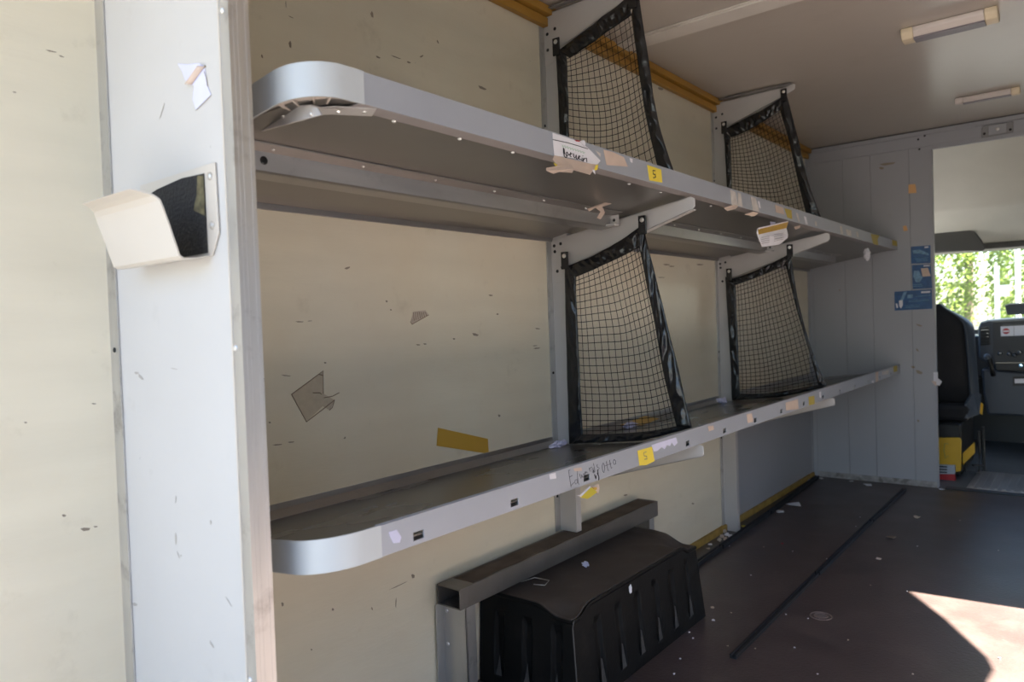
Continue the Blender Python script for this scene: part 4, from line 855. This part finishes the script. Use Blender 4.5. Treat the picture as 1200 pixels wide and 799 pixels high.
b = MB().prism([yp(x, y, 5.36) for x, y in ((1128, 531), (1142, 518), (1142.5, 531), (1128, 545))], (0, .015, 0)); b.build('base_plate', M['caution'], st, bevel=.003)
MB().tube([yp(1111, 520, 5.315), yp(1107, 519.5, 5.315), yp(1106, 528, 5.315), yp(1108, 537, 5.315), yp(1111, 534, 5.315)], .004, 6).build('base_slot', M['oldyellow'], st)
MB().box(.50, .80, 5.36, 5.95, .02, .34).build('base_body', M['bolt'], st, bevel=.01)
fr_ = MB()
fr_.tube([yp(1147, 505, 5.5), yp(1148, 530, 5.5), yp(1147, 553, 5.5), yp(1132, 552, 5.4), yp(1130, 538, 5.4)], .008, 6); fr_.tube([yp(1152, 500, 5.6), yp(1153, 552, 5.6)], .009, 6); fr_.tube([yp(1140, 545, 5.45), yp(1152, 545, 5.55)], .008, 6)
fr_.build('base_frame', M['bolt'], st)
MB().prism([yp(x, y, 5.9) for x, y in ((1147, 470), (1152, 474), (1151, 486), (1148, 484))], (0, .02, 0)).build('belt_buckle', M['caution'], st)
o = MB().prism([yp(x, y, 6.0) for x, y in ((1129, 418), (1136, 419.5), (1134.5, 429), (1129, 427))], (0, .01, 0)).build('pale_blue_card', mat('pale_blue_card', (.35, .48, .60), .5)); tag(o, 'pale blue card in the door side of the cab beside the seat', 'card')
o = thing('red_case', 'red case with white stripes on the cab floor beneath the yellow seat base', 'case', (.72, 5.28, 0))
MB().prism([yp(x, y, 5.26) for x, y in ((1060, 554), (1119, 556), (1120, 566), (1116, 568), (1060, 566))], (0, .04, 0)).build('case_body', M['red'], o, bevel=.004)
c_ = MB().prism([yp(x, y, 5.27) for x, y in ((1060, 543), (1119, 545.5), (1119, 556), (1060, 554))], (0, .03, 0)).build('case_lid', mat('pale_grey_case_lid', (.35, .38, .42), .5), o, bevel=.002)
for i in range(3): MB().prism([yp(x, y+i*3.2, 5.268) for x, y in ((1098, 545.8), (1110, 546.4), (1110, 547.8), (1098, 547.2))], (0, .001, 0)).build('stripe', M['bolt'], c_)
# ribbed step plate
stp = MB(); a = at(1150, 553, 'z', .004); 
stp.box(.86, 1.75, 5.06, 5.62, .0, .006)
for i in range(22): stp.box(.875+i*.04, .895+i*.04, 5.08, 5.60, .006, .011)
o = stp.build('step_plate', M['aluY'], bevel=.002); tag(o, 'ribbed metal step plate on the cab floor beyond the doorway', 'plate')
o = MB().box(.76, XR, LY-.02, LY+.05, .0, .006).build('trim_9', M['rubber']); struct(o)

# ------------------------------------------------------------------ outside
struct(MB().box(-30, 30, -25, 45, -.80, -.75).build('ground', M['ground']))
sky_blk = MB().box(5.2, 11, -6, 14, -.75, 2.5); sky_blk.box(5.0, 11.2, -6.2, 14.2, 2.5, 2.7)  # building added out of view to cut sky light through the side opening
struct(sky_blk.build('wall_sky_blocker', mat('blue_grey_sky_blocker', (.14, .16, .20), .9, var=.2, scale=9)))
def hedge_tree(label, c, R_, Hh, n, m, seed):
    t = thing('leafy_tree', label, 'tree', (c[0], c[1], -.75), 'trees ahead of the windscreen'); rnd = random.Random(seed); V = []; F = []
    for i in range(n):
        a = rnd.uniform(0, 2*math.pi); e = math.asin(rnd.uniform(-.8, 1)); r = rnd.uniform(.75, 1.05)*(1+.35*noise.noise(Vector((math.cos(a)*2+seed, math.sin(a)*2, e*2))))
        p = Vector((c[0]+math.cos(a)*math.cos(e)*R_*r, c[1]+math.sin(a)*math.cos(e)*R_*r*.8, Hh*.5-.4+math.sin(e)*Hh*.5*r))
        d = Vector((rnd.gauss(0, 1), rnd.gauss(0, 1), rnd.gauss(0, 1))).normalized(); q = d.orthogonal().normalized(); s = rnd.uniform(.03, .065); k = len(V)
        V += [p-q*s, p+d.cross(q)*s*.5, p+q*s, p-d.cross(q)*s*.5]; F.append((k, k+1, k+2, k+3))
    b = MB(); b.v = [tuple(v) for v in V]; b.f = F; b.build('foliage', M[m], t)
    MB().tube([(c[0], c[1], -.75), (c[0]+.1, c[1], Hh*.4), (c[0], c[1]+.1, Hh*.8)], [.12, .09, .03], 8).build('trunk', M['trunk'], t)
hedge_tree('bushy yellow green tree left beyond the windscreen', (-1.35, 15.5, 0), 1.12, 4.6, 9000, 'leaf', 1)
hedge_tree('yellow green tree straight beyond the windscreen above the seat', (1.05, 16.2, 0), 1.12, 4.8, 9000, 'leaf', 2)
hedge_tree('olive tinged tree right beyond the windscreen behind the posts', (3.6, 17.0, 0), 1.15, 4.8, 7000, 'leaf2', 3)
hedge_tree('tall green tree far behind the other trees', (-1.0, 21, 0), 1.9, 7.5, 9000, 'leaf', 4)
hedge_tree('tall olive tree far behind the other trees', (3.4, 22, 0), 1.8, 7.5, 8000, 'leaf2', 5)
for px, py0, lab, Y in ((1168, 312, 'slim white post with a small plate seen through the windscreen', 11.0), (1192, 290, 'thicker white post at the right edge beyond the windscreen', 11.0)):
    p = at(px, py0, 'y', Y); t = thing('roadside_post', lab, 'post', (p.x, Y, -.75)); MB().tube([(p.x, Y, -.75), (p.x, Y, p.z)], .028, 10).build('pole', M['pole'], t)
    if px < 1180: MB().box(p.x, p.x+.13, Y-.03, Y-.02, p.z-.38, p.z-.24).build('plate', M['pole'], t)
for o in bpy.data.objects:
    if 'roadside_post' in o.name and '.001' in o.name:
        for c in o.children: c.scale = (1, 1, 1)
